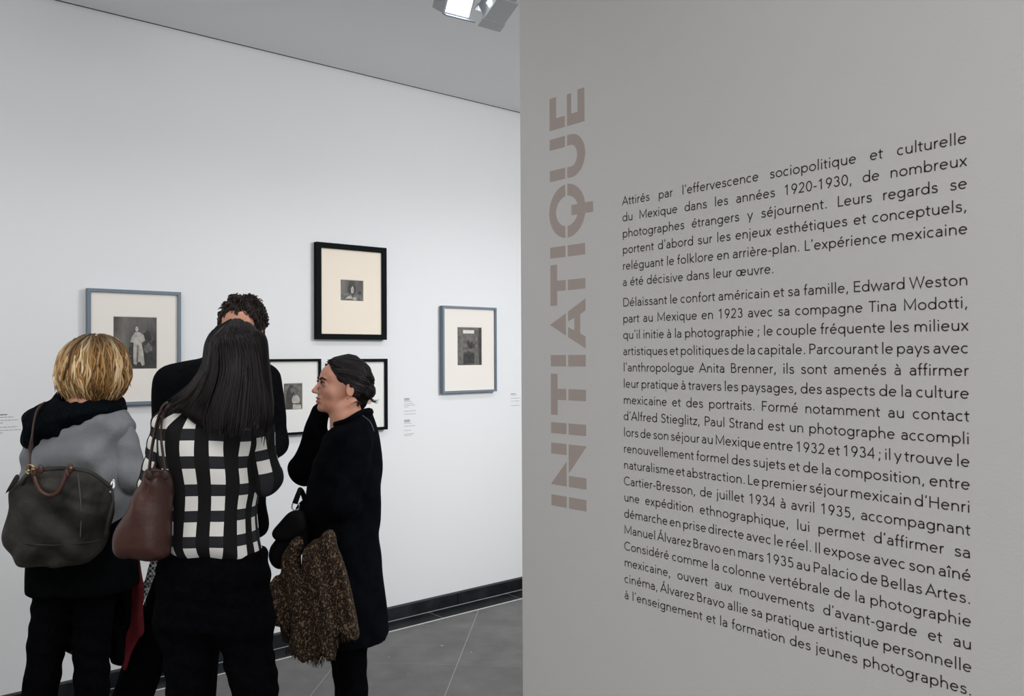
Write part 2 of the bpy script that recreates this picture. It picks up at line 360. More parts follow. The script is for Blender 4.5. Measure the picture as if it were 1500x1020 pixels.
LINES = """Attirés par l'effervescence sociopolitique et culturelle
du Mexique dans les années 1920-1930, de nombreux
photographes étrangers y séjournent. Leurs regards se
portent d'abord sur les enjeux esthétiques et conceptuels,
reléguant le folklore en arrière-plan. L'expérience mexicaine
a été décisive dans leur œuvre.
Délaissant le confort américain et sa famille, Edward Weston
part au Mexique en 1923 avec sa compagne Tina Modotti,
qu'il initie à la photographie ; le couple fréquente les milieux
artistiques et politiques de la capitale. Parcourant le pays avec
l'anthropologue Anita Brenner, ils sont amenés à affirmer
leur pratique à travers les paysages, des aspects de la culture
mexicaine et des portraits. Formé notamment au contact
d'Alfred Stieglitz, Paul Strand est un photographe accompli
lors de son séjour au Mexique entre 1932 et 1934 ; il y trouve le
renouvellement formel des sujets et de la composition, entre
naturalisme et abstraction. Le premier séjour mexicain d'Henri
Cartier-Bresson, de juillet 1934 à avril 1935, accompagnant
une expédition ethnographique, lui permet d'affirmer sa
démarche en prise directe avec le réel. Il expose avec son aîné
Manuel Álvarez Bravo en mars 1935 au Palacio de Bellas Artes.
Considéré comme la colonne vertébrale de la photographie
mexicaine, ouvert aux mouvements d'avant-garde et au
cinéma, Álvarez Bravo allie sa pratique artistique personnelle
à l'enseignement et la formation des jeunes photographes.""".replace("'", "\u2019").split('\n')
def wlen(w): return sum(GL[c][0] for c in w)
l6 = LINES[5]; EM = 0.4535/(wlen(l6.replace(' ', '')) + 278*l6.count(' '))
par1 = empty('wall_paragraph', (XT, 1.09, 1.74)); par2 = empty('wall_paragraph', (XT, 1.09, 0.90))
tag(par1, 'short six-line paragraph of dark brown lettering at the top of the partition text', 'lettering')
tag(par2, 'long nineteen-line paragraph of dark brown lettering beneath the short one', 'lettering')
for i, ln in enumerate(LINES):
    z = Z0 - DZ*i - (GAP if i > 5 else 0)
    words = ln.split(' '); tot = sum(wlen(w) for w in words)*EM; full = Y_L-Y_R
    sp = 278*EM if i == 5 else (full-tot)/(len(words)-1)
    sx = 1.0
    if sp < 120*EM and i != 5: sx = (full-120*EM*(len(words)-1))/tot; sp = 120*EM
    y = Y_L; mb = MB()
    for w in words:
        for c in w:
            for pl in GM[c]:
                mb.poly([(XT, y-p[0]*EM*sx, z+p[1]*EM) for p in pl])
            y -= GL[c][0]*EM*sx
        y -= sp
    mb.build('text_line', m_text, par1 if i < 6 else par2)

# ------------------------------------------------------------------ pictures on the back wall
m_black = mat('black_frame_lacquer', (0.003, 0.0055, 0.006), 0.6, spec=.06)
m_blue = mat('blue_grey_frame_paint', (0.15, 0.195, 0.245), 0.5)
m_matw = mat('white_mount_board', (0.82, 0.815, 0.78), 0.9)
m_matc = mat('cream_mount_board', (0.87, 0.78, 0.66), 0.9)
m_mato = mat('off_white_mount_board', (0.84, 0.79, 0.73), 0.9)
m_print = [mat('print_shadow_tone', (0.030, 0.027, 0.025), 0.6, noise=(38, 0.6)), mat('print_mid_tone', (0.12, 0.11, 0.10), 0.6, noise=(45, 0.5)),
           mat('print_light_tone', (0.42, 0.39, 0.35), 0.6, noise=(40, 0.3)), mat('print_wall_tone', (0.10, 0.093, 0.085), 0.6, noise=(14, 0.75, (1, 1, 0.35))),
           mat('print_pink_tone', (0.55, 0.36, 0.27), 0.6, noise=(30, 0.3)), mat('print_bright_tone', (0.68, 0.66, 0.62), 0.6)]
def picture(x0, x1, z0, z1, bar, mf, mm, pr, label, shapes, depth=0.035, bevel_mat=None):
    """outer edges, moulding width, print rectangle, tonal shapes in print coordinates 0..1"""
    yf = WALL_Y-depth; t = empty('picture_frame', ((x0+x1)/2, WALL_Y-0.001, z0)); tag(t, label, 'picture', 'framed photographs on the back wall')
    b = MB()
    for s in (0, 1, 2, 3):                                          # four mitred mouldings
        O = [(x0, z0), (x1, z0), (x1, z1), (x0, z1)]; I = [(x0+bar, z0+bar), (x1-bar, z0+bar), (x1-bar, z1-bar), (x0+bar, z1-bar)]
        a, c = s, (s+1) % 4
        b.prism([(O[a][0], yf, O[a][1]), (O[c][0], yf, O[c][1]), (I[c][0], yf, I[c][1]), (I[a][0], yf, I[a][1])], (0, depth-0.004, 0))
    b.build('frame', mf, t)
    b = MB(); b.box((x0+0.004, WALL_Y-0.0035, z0+0.004), (x1-0.004, WALL_Y-0.0015, z1-0.004)); b.build('backing_board', mf, t)
    p0, p1, q0, q1 = pr; ym = yf+0.012; A, B = bar-0.001, 0.0
    b = MB(); xs = [x0+A, p0, p1, x1-A]; zs = [z0+A, q0, q1, z1-A]       # mount with its window cut out
    for i in range(3):
        for j in range(3):
            if i == 1 and j == 1: continue
            b.box((xs[i], ym, zs[j]), (xs[i+1], ym+0.002, zs[j+1]))
    b.build('mount', mm, t)
    g_ = 0.006
    b = MB(); b.box((p0-0.01, ym+0.0025, q0-0.01), (p1+0.01, ym+0.0035, q1+0.01)); b.build('print_margin', mm, t)
    yp = ym+0.0024
    b = MB(); b.box((p0+g_*.3, yp-0.0002, q0+g_*.3), (p1-g_*.3, yp, q1-g_*.3)); pp = b.build('print', shapes[0], t)
    w, h = p1-p0-g_*.6, q1-q0-g_*.6
    for n, (M, pts) in enumerate(shapes[1]):
        k = len(pts)
        b = MB(); b.poly([(p0+g_*.3+u*w, yp-0.0003-0.00006*n, q0+g_*.3+v*h) for u, v in pts]); b.build('print_tone', M, pp)
def blob(cx, cy, rx, ry, n=14, wob=0.0):
    return [(min(1, max(0, cx+rx*cos(2*pi*i/n)*(1+wob*sin(3.1*i)))), min(1, max(0, cy+ry*sin(2*pi*i/n)*(1+wob*cos(2.3*i))))) for i in range(n)]
P0, P1, P2, P3, P4, P5 = m_print
picture(1.1045, 1.5340, 1.3357, 1.8854, 0.0150, m_blue, m_mato, (1.2202, 1.4215, 1.5067, 1.7580),
        'square blue-grey framed photograph of a pale robed shape between the blonde and dark heads',
        (P3, [(P0, [(0.30, 0), (1, 0), (1, 0.62), (0.86, 0.50), (0.74, 0.64), (0.66, 0.45), (0.36, 0.42)]), (P1, blob(0.80, 0.40, 0.10, 0.09, 12, .3)), (P0, blob(0.78, .62, .1, .12, 12, .2)),
              (P2, [(0.46, 0.10), (0.52, 0.07), (0.55, 0.13), (0.62, 0.13), (0.66, 0.05), (0.72, 0.08), (0.68, 0.36), (0.64, 0.50), (0.73, 0.55), (0.70, 0.65), (0.60, 0.71), (0.50, 0.71), (0.42, 0.62), (0.38, 0.52), (0.46, 0.50), (0.45, 0.3)]),
              (P2, blob(0.535, 0.77, 0.036, 0.050)), (P1, [(0.52, 0.12), (0.56, 0.13), (0.575, 0.45), (0.545, 0.46)])]))
picture(2.2760, 2.7305, 1.6600, 2.1992, 0.0300, m_black, m_matc, (2.4319, 2.5800, 1.8800, 2.0000),
        'highest picture, small print on a wide cream mount in a thick black frame',
        (P3, [(P1, [(0, 0), (1, 0), (1, .32), (.7, .28), (.3, .38), (0, .30)]), (P0, blob(0.50, 0.58, 0.17, 0.30, 14, .2)), (P0, blob(.50, .86, .09, .10)), (P0, blob(.85, .40, .07, .10)), (P2, blob(0.52, 0.52, 0.07, 0.18, 12, .2)),
              (P2, [(0.20, .08), (.52, .10), (.46, .26), (.34, .22)]), (P2, blob(0.62, .10, .09, .09)), (P1, blob(.12, .22, .10, .07))]))
picture(3.1360, 3.5695, 1.3325, 1.8758, 0.0130, m_blue, m_mato, (3.2579, 3.4532, 1.5031, 1.7460),
        'blue-grey framed photograph of a doorway beside the partition edge',
        (P3, [(P1, [(0, 0), (0.14, 0.0), (0.14, 1), (0, 1)]), (P0, [(0.24, 0.02), (0.70, 0.05), (0.70, 0.34), (0.52, 0.30), (0.24, 0.33)]), (P1, [(0.22, 0.36), (0.70, 0.36), (0.70, 0.82), (0.22, 0.82)]),
              (P5, [(0.23, 0.84), (0.69, 0.84), (0.69, 0.93), (0.23, 0.93)]), (P0, blob(0.56, 0.52, 0.15, 0.09, 12, .2)), (P0, blob(.44, .59, .06, .06)), (P1, [(0.74, 0), (0.84, 0), (0.84, 1), (0.74, 1)]), (P0, [(.9, 0), (1, 0), (1, 1), (.9, 1)])]))
picture(1.9898, 2.3035, 1.1400, 1.5508, 0.0130, m_black, m_matw, (2.0849, 2.1954, 1.2751, 1.4193),
        'thin black framed photograph on white mount between the checked shirt and the woman in profile',
        (P3, [(P1, [(0, .52), (1, .6), (1, 1), (0, 1)]), (P0, [(.12, 0), (.14, .62), (.30, .93), (.50, .92), (.58, .62), (.44, .5), (.46, 0)]), (P2, blob(.66, .36, .22, .20, 14, .1)), (P2, [(.48, .02), (.96, .02), (.92, .22), (.5, .22)]), (P1, blob(.44, .74, .10, .12)), (P0, [(.44, .2), (.94, .18), (.94, .22), (.46, .24)])]))
picture(2.3950, 2.7350, 1.1345, 1.5490, 0.0165, m_black, m_matw, (2.5080, 2.6284, 1.2850, 1.4160),
        'black framed photograph on white mount half hidden behind the head of the woman in profile',
        (P4, [(P1, blob(.4, .5, .25, .3, 14, .2)), (P5, blob(.75, .4, .14, .3, 12, .2))]))

# captions printed straight on the wall: rows of tiny dashes, too small to read
m_cap = mat('grey_caption_print', (0.30, 0.30, 0.30), 0.9)
m_capb = mat('dark_caption_print', (0.12, 0.12, 0.12), 0.9)
def caption(x0, ztop, rows, label):
    t = empty('wall_caption', (x0, WALL_Y-0.0006, ztop-0.1)); tag(t, label, 'caption', 'small printed captions on the back wall')
    for zoff, length, bold in rows:
        b = MB(); x = x0
        while x < x0+length-0.002:
            w = random.uniform(0.006, 0.017); w = min(w, x0+length-x); hh = 0.0042 if bold else 0.0026
            b.box((x, WALL_Y-0.0006, ztop-zoff-hh), (x+w, WALL_Y-0.0002, ztop-zoff)); x += w+(0.0016 if bold else 0.003)
        b.build('caption_line', m_capb if bold else m_cap, t)
caption(2.8725, 1.310, [(0, .040, 1), (.008, .037, 1), (.019, .055, 0), (.032, .065, 0), (.042, .078, 0), (.052, .030, 0), (.076, .085, 0), (.094, .082, 0)], 'upper small grey caption between the two rightmost lower pictures')
caption(2.8725, 1.180, [(0, .042, 1), (.008, .038, 1), (.019, .055, 0), (.036, .078, 0), (.062, .048, 0), (.084, .072, 0), (.092, .060, 0)], 'lower small grey caption directly under another caption')
caption(3.7180, 1.312, [(0, .040, 1), (.010, .055, 0), (.030, .085, 0), (.050, .075, 0), (.080, .080, 0)], 'small grey caption touching the edge of the lettered partition')
caption(0.7400, 1.315, [(0, .045, 1), (.012, .070, 0), (.026, .090, 0), (.037, .030, 0), (.056, .085, 0), (.070, .100, 0), (.080, .028, 0)], 'small grey caption on the bare wall beside the black cowl scarf')

# ------------------------------------------------------------------ ceiling floodlights
m_lampw = mat('light_grey_lamp_metal', (0.50, 0.51, 0.52), 0.5)
m_lampd = mat('blue_grey_barn_door', (0.20, 0.25, 0.31), 0.5)
m_glow = glow('lit_lamp_glass', (0.86, 0.93, 1.0), 9.0)
def rot_to(d, up=(0, 0, 1)):
    d = np.array(d, float); d /= np.linalg.norm(d); x = np.cross(d, up); x /= np.linalg.norm(x); z = np.cross(x, d); return np.stack([x, d, z], 1)
def flood(c, aim, label, w=0.13, h=0.11, dp=0.10, spin=0.0, slot=False):
    c = np.array(c, float); R = rot_to(np.array(aim)-c)
    if spin: cs, sn = cos(spin), sin(spin); R = np.stack([R[:, 0]*cs+R[:, 2]*sn, R[:, 1], -R[:, 0]*sn+R[:, 2]*cs], 1)
    t = empty('ceiling_floodlight', (c[0], c[1], c[2])); tag(t, label, 'lamp', 'track floodlights')
    b = MB(); b.box((-w/2, -dp, -h/2), (w/2, -0.012, h/2), R, c)
    b.box((-w/2, -0.012, -h/2), (-w/2+.008, 0.012, h/2), R, c); b.box((w/2-.008, -0.012, -h/2), (w/2, 0.012, h/2), R, c)
    b.box((-w/2+.008, -0.012, -h/2), (w/2-.008, 0.012, -h/2+.008), R, c); b.box((-w/2+.008, -0.012, h/2-.008), (w/2-.008, 0.012, h/2), R, c)
    for q in range(5): z = -h/2+0.012+q*(h-0.024)/4; b.box((-w/2*.8, -dp-0.02, z-.003), (w/2*.8, -dp, z+.003), R, c)
    b.build('housing', m_lampw, t)
    b = MB(); b.box((-w/2+.009, -0.004, -h/2+.009), (w/2-.009, -0.001, h/2-.009), R, c); b.build('lit_glass', m_glow, t)
    b = MB(); b.box((-w/2-.004, 0.012, -h/2-.002), (w/2+.004, 0.055, -h/2+.003), R, c); b.build('barn_door', m_lampw if slot else m_lampd, t)
    b = MB(); b.box((-w/2-.004, 0.012, h/2-.003), (w/2+.004, 0.040, h/2+.002), R, c); b.build('barn_door', m_lampw, t)
    b = MB(); yk = -dp*.5
    for s in (-1, 1): b.box((s*(w/2+.009)-.004, yk-.012, -.012), (s*(w/2+.009)+.004, yk+.012, h/2+.06), R, c)
    b.box((-w/2-.013, yk-.012, h/2+.06), (w/2+.013, yk+.012, h/2+.068), R, c); b.build('yoke', m_lampw, t)
    if slot: b = MB(); b.box((-w/2-.003, -dp*.62, -h*.34), (-w/2-.0005, -dp*.40, h*.34), R, c); b.build('light_slot', m_glow, t)
    top = c + R @ np.array([0, yk, h/2+.064])
    b = MB(); b.tube([top, (top[0], top[1], CEIL_Z-0.02)], .012, 12); b.build('stem', m_lampw, t)
    b = MB(); b.box((top[0]-.06, top[1]-.025, CEIL_Z-0.03), (top[0]+.06, top[1]+.025, CEIL_Z-0.0005)); b.build('ceiling_mount', m_lampw, t)
    return R
fl1 = at(672, 4, 3.62)
flood(fl1, fl1+np.array([-.12, -1, -.62]), 'lit floodlight glaring white under the ceiling')
fl2 = at(722, 18, 3.72)
flood(fl2, fl2+np.array([0.05, 1.0, -0.55]), 'second floodlight turned away, just right of the glaring one', w=0.11, h=0.085, slot=True)
spot('floodlight_beam', tuple(fl1+np.array([-0.06, -0.08, -0.06])), (0.9, 1.2, 0.9), 10, 110, 1.0, 0.05, (0.93, 0.97, 1.0))

# ------------------------------------------------------------------ smooth solids: signed distances meshed by surface nets
def nets(xs, ys, zs, D):
    s = D < 0
    c = s[:-1, :-1, :-1].astype(np.int8)
    for i, j, k in ((1,0,0),(0,1,0),(1,1,0),(0,0,1),(1,0,1),(0,1,1),(1,1,1)):
        c = c + s[i:s.shape[0]-1+i, j:s.shape[1]-1+j, k:s.shape[2]-1+k]
    I, J, K = np.nonzero((c > 0) & (c < 8))
    if len(I) == 0: return np.zeros((0, 3)), np.zeros((0, 4), int)
    vid = -np.ones(c.shape, dtype=np.int64); vid[I, J, K] = np.arange(len(I))
    val = {}; pos = {}
    for a in range(8):
        i, j, k = a & 1, (a >> 1) & 1, (a >> 2) & 1
        val[a] = D[I+i, J+j, K+k]; pos[a] = np.stack([xs[I+i], ys[J+j], zs[K+k]], 1)
    acc_ = np.zeros((len(I), 3)); cnt = np.zeros(len(I))
    for a, b_ in ((0,1),(2,3),(4,5),(6,7),(0,2),(1,3),(4,6),(5,7),(0,4),(1,5),(2,6),(3,7)):
        va, vb = val[a], val[b_]; mk_ = (va < 0) != (vb < 0)
        t = np.where(mk_, va/np.where(mk_, va-vb, 1), 0)
        acc_ += np.where(mk_[:, None], pos[a]+(pos[b_]-pos[a])*t[:, None], 0); cnt += mk_
    V = acc_/cnt[:, None]; F = []
    def quads(m1, m2, offs):
        i, j, k = np.nonzero(m1 != m2)
        if offs == 0: ok = (j > 0) & (k > 0) & (j < s.shape[1]-1) & (k < s.shape[2]-1)
        elif offs == 1: ok = (i > 0) & (k > 0) & (i < s.shape[0]-1) & (k < s.shape[2]-1)
        else: ok = (i > 0) & (j > 0) & (i < s.shape[0]-1) & (j < s.shape[1]-1)
        i, j, k = i[ok], j[ok], k[ok]; inside = m1[i, j, k]
        if offs == 0: q = [vid[i, j-1, k-1], vid[i, j, k-1], vid[i, j, k], vid[i, j-1, k]]
        elif offs == 1: q = [vid[i-1, j, k-1], vid[i-1, j, k], vid[i, j, k], vid[i, j, k-1]]
        else: q = [vid[i-1, j-1, k], vid[i, j-1, k], vid[i, j, k], vid[i-1, j, k]]
        q = np.stack(q, 1); q[~inside] = q[~inside][:, ::-1]; F.append(q)
    quads(s[:-1], s[1:], 0); quads(s[:, :-1], s[:, 1:], 1); quads(s[:, :, :-1], s[:, :, 1:], 2)
    return V, np.concatenate(F)
def catmull(P, n=5, closed=True):
    P = [np.array(p, float) for p in P]; N = len(P); out = []
    for i in range(N if closed else N-1):
        p0, p1, p2, p3 = (P[(i-1) % N], P[i], P[(i+1) % N], P[(i+2) % N]) if closed else (P[max(i-1, 0)], P[i], P[i+1], P[min(i+2, N-1)])
        for q in range(n):
            t = q/n; out.append(0.5*((2*p1)+(-p0+p2)*t+(2*p0-5*p1+4*p2-p3)*t*t+(-p0+3*p1-3*p2+p3)*t**3))
    if not closed: out.append(P[-1])
    return np.array(out)
def smin(a, b, k):
    h = np.maximum(k-np.abs(a-b), 0)/k; return np.minimum(a, b)-h*h*k*0.25
class Solid:
    """collects primitives in figure coordinates, meshes their smooth union"""
    def __init__(s, k=0.03): s.p = []; s.k = k
    def cap(s, a, b, ra, rb, k=None, sy=1.0, cut=False):
        a = np.array(a, float); b = np.array(b, float); R = max(ra, rb)
        lo = np.minimum(a, b)-R*np.array([1, sy, 1]); hi = np.maximum(a, b)+R*np.array([1, sy, 1])
        def f(X, Y, Z):
            A = a*np.array([1, 1/sy, 1]); B = b*np.array([1, 1/sy, 1]); d = B-A; L2 = max(d@d, 1e-12)
            x, y, z = X-A[0], Y/sy-A[1], Z-A[2]; t = np.clip((x*d[0]+y*d[1]+z*d[2])/L2, 0, 1)
            return (np.sqrt((x-t*d[0])**2+(y-t*d[1])**2+(z-t*d[2])**2)-(ra+(rb-ra)*t))*min(1, sy)
        s.p.append((lo, hi, f, k or s.k, cut)); return s
    def ell(s, c, r, R=None, k=None, cut=False):
        c = np.array(c, float); r = np.array(r, float); R = np.eye(3) if R is None else R
        ext = np.sqrt(((R*r)**2).sum(1))
        def f(X, Y, Z):
            x, y, z = X-c[0], Y-c[1], Z-c[2]
            u = (R[0,0]*x+R[1,0]*y+R[2,0]*z)/r[0]; v = (R[0,1]*x+R[1,1]*y+R[2,1]*z)/r[1]; w = (R[0,2]*x+R[1,2]*y+R[2,2]*z)/r[2]
            k0 = np.sqrt(u*u+v*v+w*w); k1 = np.sqrt((u/r[0])**2+(v/r[1])**2+(w/r[2])**2)+1e-9
            return k0*(k0-1)/k1
        s.p.append((c-ext, c+ext, f, k or s.k, cut)); return s
    def pil(s, poly, yc, T, R, k=None, n=5, cut=False, lean=0.0, z0=0.0):
        """cushion: outline in x,z, half thickness T, edge rounding R, centre depth yc (+lean per metre of height)"""
        P = catmull(poly, n) if n else np.array(poly, float)
        zr = (P[:, 1].min(), P[:, 1].max()); ys_ = [yc+lean*(z-z0) for z in zr]
        lo = np.array([P[:, 0].min(), min(ys_)-T, zr[0]]); hi = np.array([P[:, 0].max(), max(ys_)+T, zr[1]])
        def f(X, Y, Z):
            x = X[:, 0, 0][:, None]+0*Z[0, 0, :][None]; z = Z[0, 0, :][None]+0*x
            d2 = np.full(x.shape, 1e9); ins = np.zeros(x.shape, bool); n_ = len(P)
            for i in range(n_):
                a, b = P[i], P[(i+1) % n_]; e = b-a; L = max(e@e, 1e-12)
                wx, wz = x-a[0], z-a[1]; t = np.clip((wx*e[0]+wz*e[1])/L, 0, 1)
                d2 = np.minimum(d2, (wx-t*e[0])**2+(wz-t*e[1])**2)
                c_ = (a[1] > z) != (b[1] > z)
                if abs(b[1]-a[1]) > 1e-12: ins ^= c_ & (x < (b[0]-a[0])*(z-a[1])/(b[1]-a[1])+a[0])
            d = np.sqrt(d2); d = np.where(ins, -d, d)[:, None, :]
            y = Y-yc-lean*(Z-z0)
            return (np.sqrt(np.maximum(d+R, 0)**2+(y*R/T)**2)-R)*min(1, T/R)
        s.p.append((lo, hi, f, k or s.k, cut)); return s
    def mesh(s, h=0.008, hz=None, fold=None, clipz=None, fine=None):
        lo = np.min([p[0] for p in s.p if not p[4]], 0)-0.03; hi = np.max([p[1] for p in s.p if not p[4]], 0)+0.03
        hx = h
        xs, ys = np.arange(lo[0], hi[0], hx), np.arange(lo[1], hi[1], hx)
        if fine:                                                    # finer layers between fine[0] and fine[1]
            zs = np.concatenate([np.arange(lo[2], fine[0], h*1.6), np.arange(fine[0], fine[1], h), np.arange(fine[1], hi[2], h*1.6)])
        else: zs = np.arange(lo[2], hi[2], hz or h)
        D = np.full((len(xs), len(ys), len(zs)), 0.5, dtype=np.float32)
        for lo_, hi_, f, k, cut in s.p:
            mg = k+0.02
            i0, i1 = np.searchsorted(xs, [lo_[0]-mg, hi_[0]+mg]); j0, j1 = np.searchsorted(ys, [lo_[1]-mg, hi_[1]+mg]); k0, k1 = np.searchsorted(zs, [lo_[2]-mg, hi_[2]+mg])
            if i1 <= i0 or j1 <= j0 or k1 <= k0: continue
            X = xs[i0:i1][:, None, None]; Y = ys[j0:j1][None, :, None]; Z = zs[k0:k1][None, None, :]
            d = f(X, Y, Z).astype(np.float32); sub = D[i0:i1, j0:j1, k0:k1]
            D[i0:i1, j0:j1, k0:k1] = -smin(-sub, d, k) if cut else smin(sub, d, k)
        if fold is not None: D = D + fold(xs[:, None, None], ys[None, :, None], zs[None, None, :]).astype(np.float32)
        if clipz:
            Z = zs[None, None, :]
            if clipz[0] is not None: D = np.maximum(D, (clipz[0]-Z).astype(np.float32))
            if clipz[1] is not None: D = np.maximum(D, (Z-clipz[1]).astype(np.float32))
        D[0] = D[-1] = 0.5; D[:, 0] = D[:, -1] = 0.5; D[:, :, 0] = D[:, :, -1] = 0.5
        return nets(xs, ys, zs, D)
def waves(*terms):
    """sum of soft ridges: (amplitude, kx, ky, kz, phase, warp)"""
    def f(X, Y, Z):
        o = 0
        for a, kx, ky, kz, ph, w in terms: o = o + a*np.sin(kx*X+ky*Y+kz*Z+ph+w*np.sin(9*X+7*Y+11*Z+ph*2))
        return o
    return f
VR = np.array([cos(YAW), -sin(YAW), 0.0]); VF = np.array([sin(YAW), cos(YAW), 0.0])
class Fig:
    """a figure's own frame: x across, y away, z up, origin on the floor under it"""
    def __init__(s, name, px, Z, label, cat='person'):
        s.Z = Z; s.sc = Z/FPX; w = at(px, 700, Z); s.o = np.array([w[0], w[1], 0.0])
        s.root = empty(name, tuple(s.o), -YAW) if name else None
        if name: tag(s.root, label, cat)
        s.name = name
    def L(s, px, py, dy=0.0):
        d = ray(px, py); fwd = d@VF; w = EYE + d*((s.Z+dy)/fwd); r = w-s.o; return np.array([r@VR, r@VF, w[2]])
    def W(s, V): V = np.asarray(V).reshape(-1, 3); return s.o + V[:, :1]*VR + V[:, 1:2]*VF + np.array([0, 0, 1.0])*V[:, 2:3]
    def poly(s, pts, dy=0.0): return [(q[0], q[2]) for q in (s.L(a, b, dy) for a, b in pts)]
    def put(s, name, VF_, M, parent=None, **kw):
        V, F = VF_; return mk(name, s.W(V), F, M, parent or s.root, True, **kw)
    def tube(s, name, pts, r, M, parent=None, k=8, flat=None, closed=False, n=4):
        P = catmull([np.array(p) for p in pts], n, closed); mb = MB()
        rr = r if not hasattr(r, '__len__') else np.interp(np.linspace(0, 1, len(P)), np.linspace(0, 1, len(r)), r)
        mb.tube(s.W(P), rr, k, closed, flat); return mk(name, mb.V, mb.F, M, parent or s.root, True)

m_skin = mat('warm_skin', (0.62, 0.295, 0.20), 0.5, noise=(25, 0.08)); m_skin.node_tree.nodes['Principled BSDF'].inputs['Subsurface Weight'].default_value = 0.0
def Rz(a): c, s = cos(a), sin(a); return np.array([[c, -s, 0], [s, c, 0], [0, 0, 1.0]])
def Rx(a): c, s = cos(a), sin(a); return np.array([[1, 0, 0], [0, c, -s], [0, s, c]])
def Ry(a): c, s = cos(a), sin(a); return np.array([[c, 0, s], [0, 1, 0], [-s, 0, c]])
def head(S, c, R, sc=1.0, neck=None):
    """c between the ears at eye height, R columns = right, face direction, up"""
    c = np.array(c, float); P = lambda x, y, z: c+R@(np.array([x, y, z])*sc)
    E = lambda x, y, z, a, b, d, k=0.02, cut=False, rot=None: S.ell(P(x, y, z), np.array([a, b, d])*sc, R if rot is None else R@rot, k, cut)
    E(0, -.012, .030, .073, .092, .083, .03); E(0, .030, -.022, .060, .060, .080, .03); E(0, .040, -.078, .040, .042, .030, .03)
    E(0, .074, -.098, .016, .014, .013, .02)
    E(.036, .060, -.032, .022, .022, .022, .02); E(-.036, .060, -.032, .022, .022, .022, .02)
    E(0, .068, .035, .050, .026, .034, .025)
    S.cap(P(-.030, .086, .014), P(.030, .086, .014), .0075*sc, .0075*sc, .014)
    E(.031, .098, -.004, .0135, .010, .008, .008, True); E(-.031, .098, -.004, .0135, .010, .008, .008, True)
    for q in (-1, 1): E(q*.030, .082, -.004, .0125, .0120, .0110, .003)
    S.cap(P(0, .092, .004), P(0, .113, -.036), .0065*sc, .0095*sc, .010); E(.010, .102, -.040, .0065, .008, .006, .006); E(-.010, .102, -.040, .0065, .008, .006, .006)
    E(0, .087, -.060, .024, .012, .0065, .008); E(0, .085, -.0735, .020, .012, .0070, .008); E(0, .102, -.0665, .019, .012, .0020, .004, True)
    E(0, .092, -.083, .016, .010, .005, .008, True)
    for q in (-1, 1):
        E(q*.074, -.006, -.010, .007, .019, .031, .008, rot=Rz(-q*.25)@Rx(-.15)); E(q*.081, -.002, -.010, .005, .010, .019, .006, True, rot=Rz(-q*.25))
    if neck is not None:
        S.cap(P(0, -.024, -.055), neck, .046*sc, .054*sc, .025); S.cap(P(0, .010, -.080), np.array(neck), .022*sc, .040*sc, .02)
def hand(S, w, d, nrm, side=1, curl=0.5, sc=1.0):
    """w wrist, d direction of the hand, nrm out of the back of the hand, side: thumb side"""
    w = np.array(w, float); d = np.array(d, float); d /= np.linalg.norm(d); nrm = np.array(nrm, float); nrm -= d*(nrm@d); nrm /= np.linalg.norm(nrm)
    l = np.cross(d, nrm)*side; R = np.stack([l, d, nrm], 1)
    S.ell(w+d*.048*sc, np.array([.040, .050, .015])*sc, R, .015); S.cap(w-d*.03, w+d*.02, .025*sc, .023*sc, .015)
    for i, (off, ln) in enumerate(((.030, .072), (.010, .080), (-.010, .075), (-.029, .058))):
        p = w+d*.085*sc+l*off*sc; dr = d+l*off*1.5; dr /= np.linalg.norm(dr); a = 0.15+curl*.3
        for q, (fr, r0, r1) in enumerate(((.45, .0090, .0082), (.30, .0082, .0075), (.25, .0075, .0065))):
            dd = dr*cos(a)-nrm*sin(a); e = p+dd*ln*fr*sc; S.cap(p, e, r0*sc, r1*sc, .004); p = e; a += curl*.75
    p = w+d*.025*sc+l*.028*sc; e = p+(d*.6+l*.75-nrm*.2)*.034*sc; S.cap(p, e, .012*sc, .010*sc, .010); S.cap(e, e+(d*.9+l*.25-nrm*.35)*.034*sc, .0098*sc, .0075*sc, .004)
def basis(face, tilt=0.0, roll=0.0):
    """head axes from a face direction angle (0 = away from the lens, + = turned to the right)"""
    return Rz(-face)@Rx(tilt)@Ry(roll)
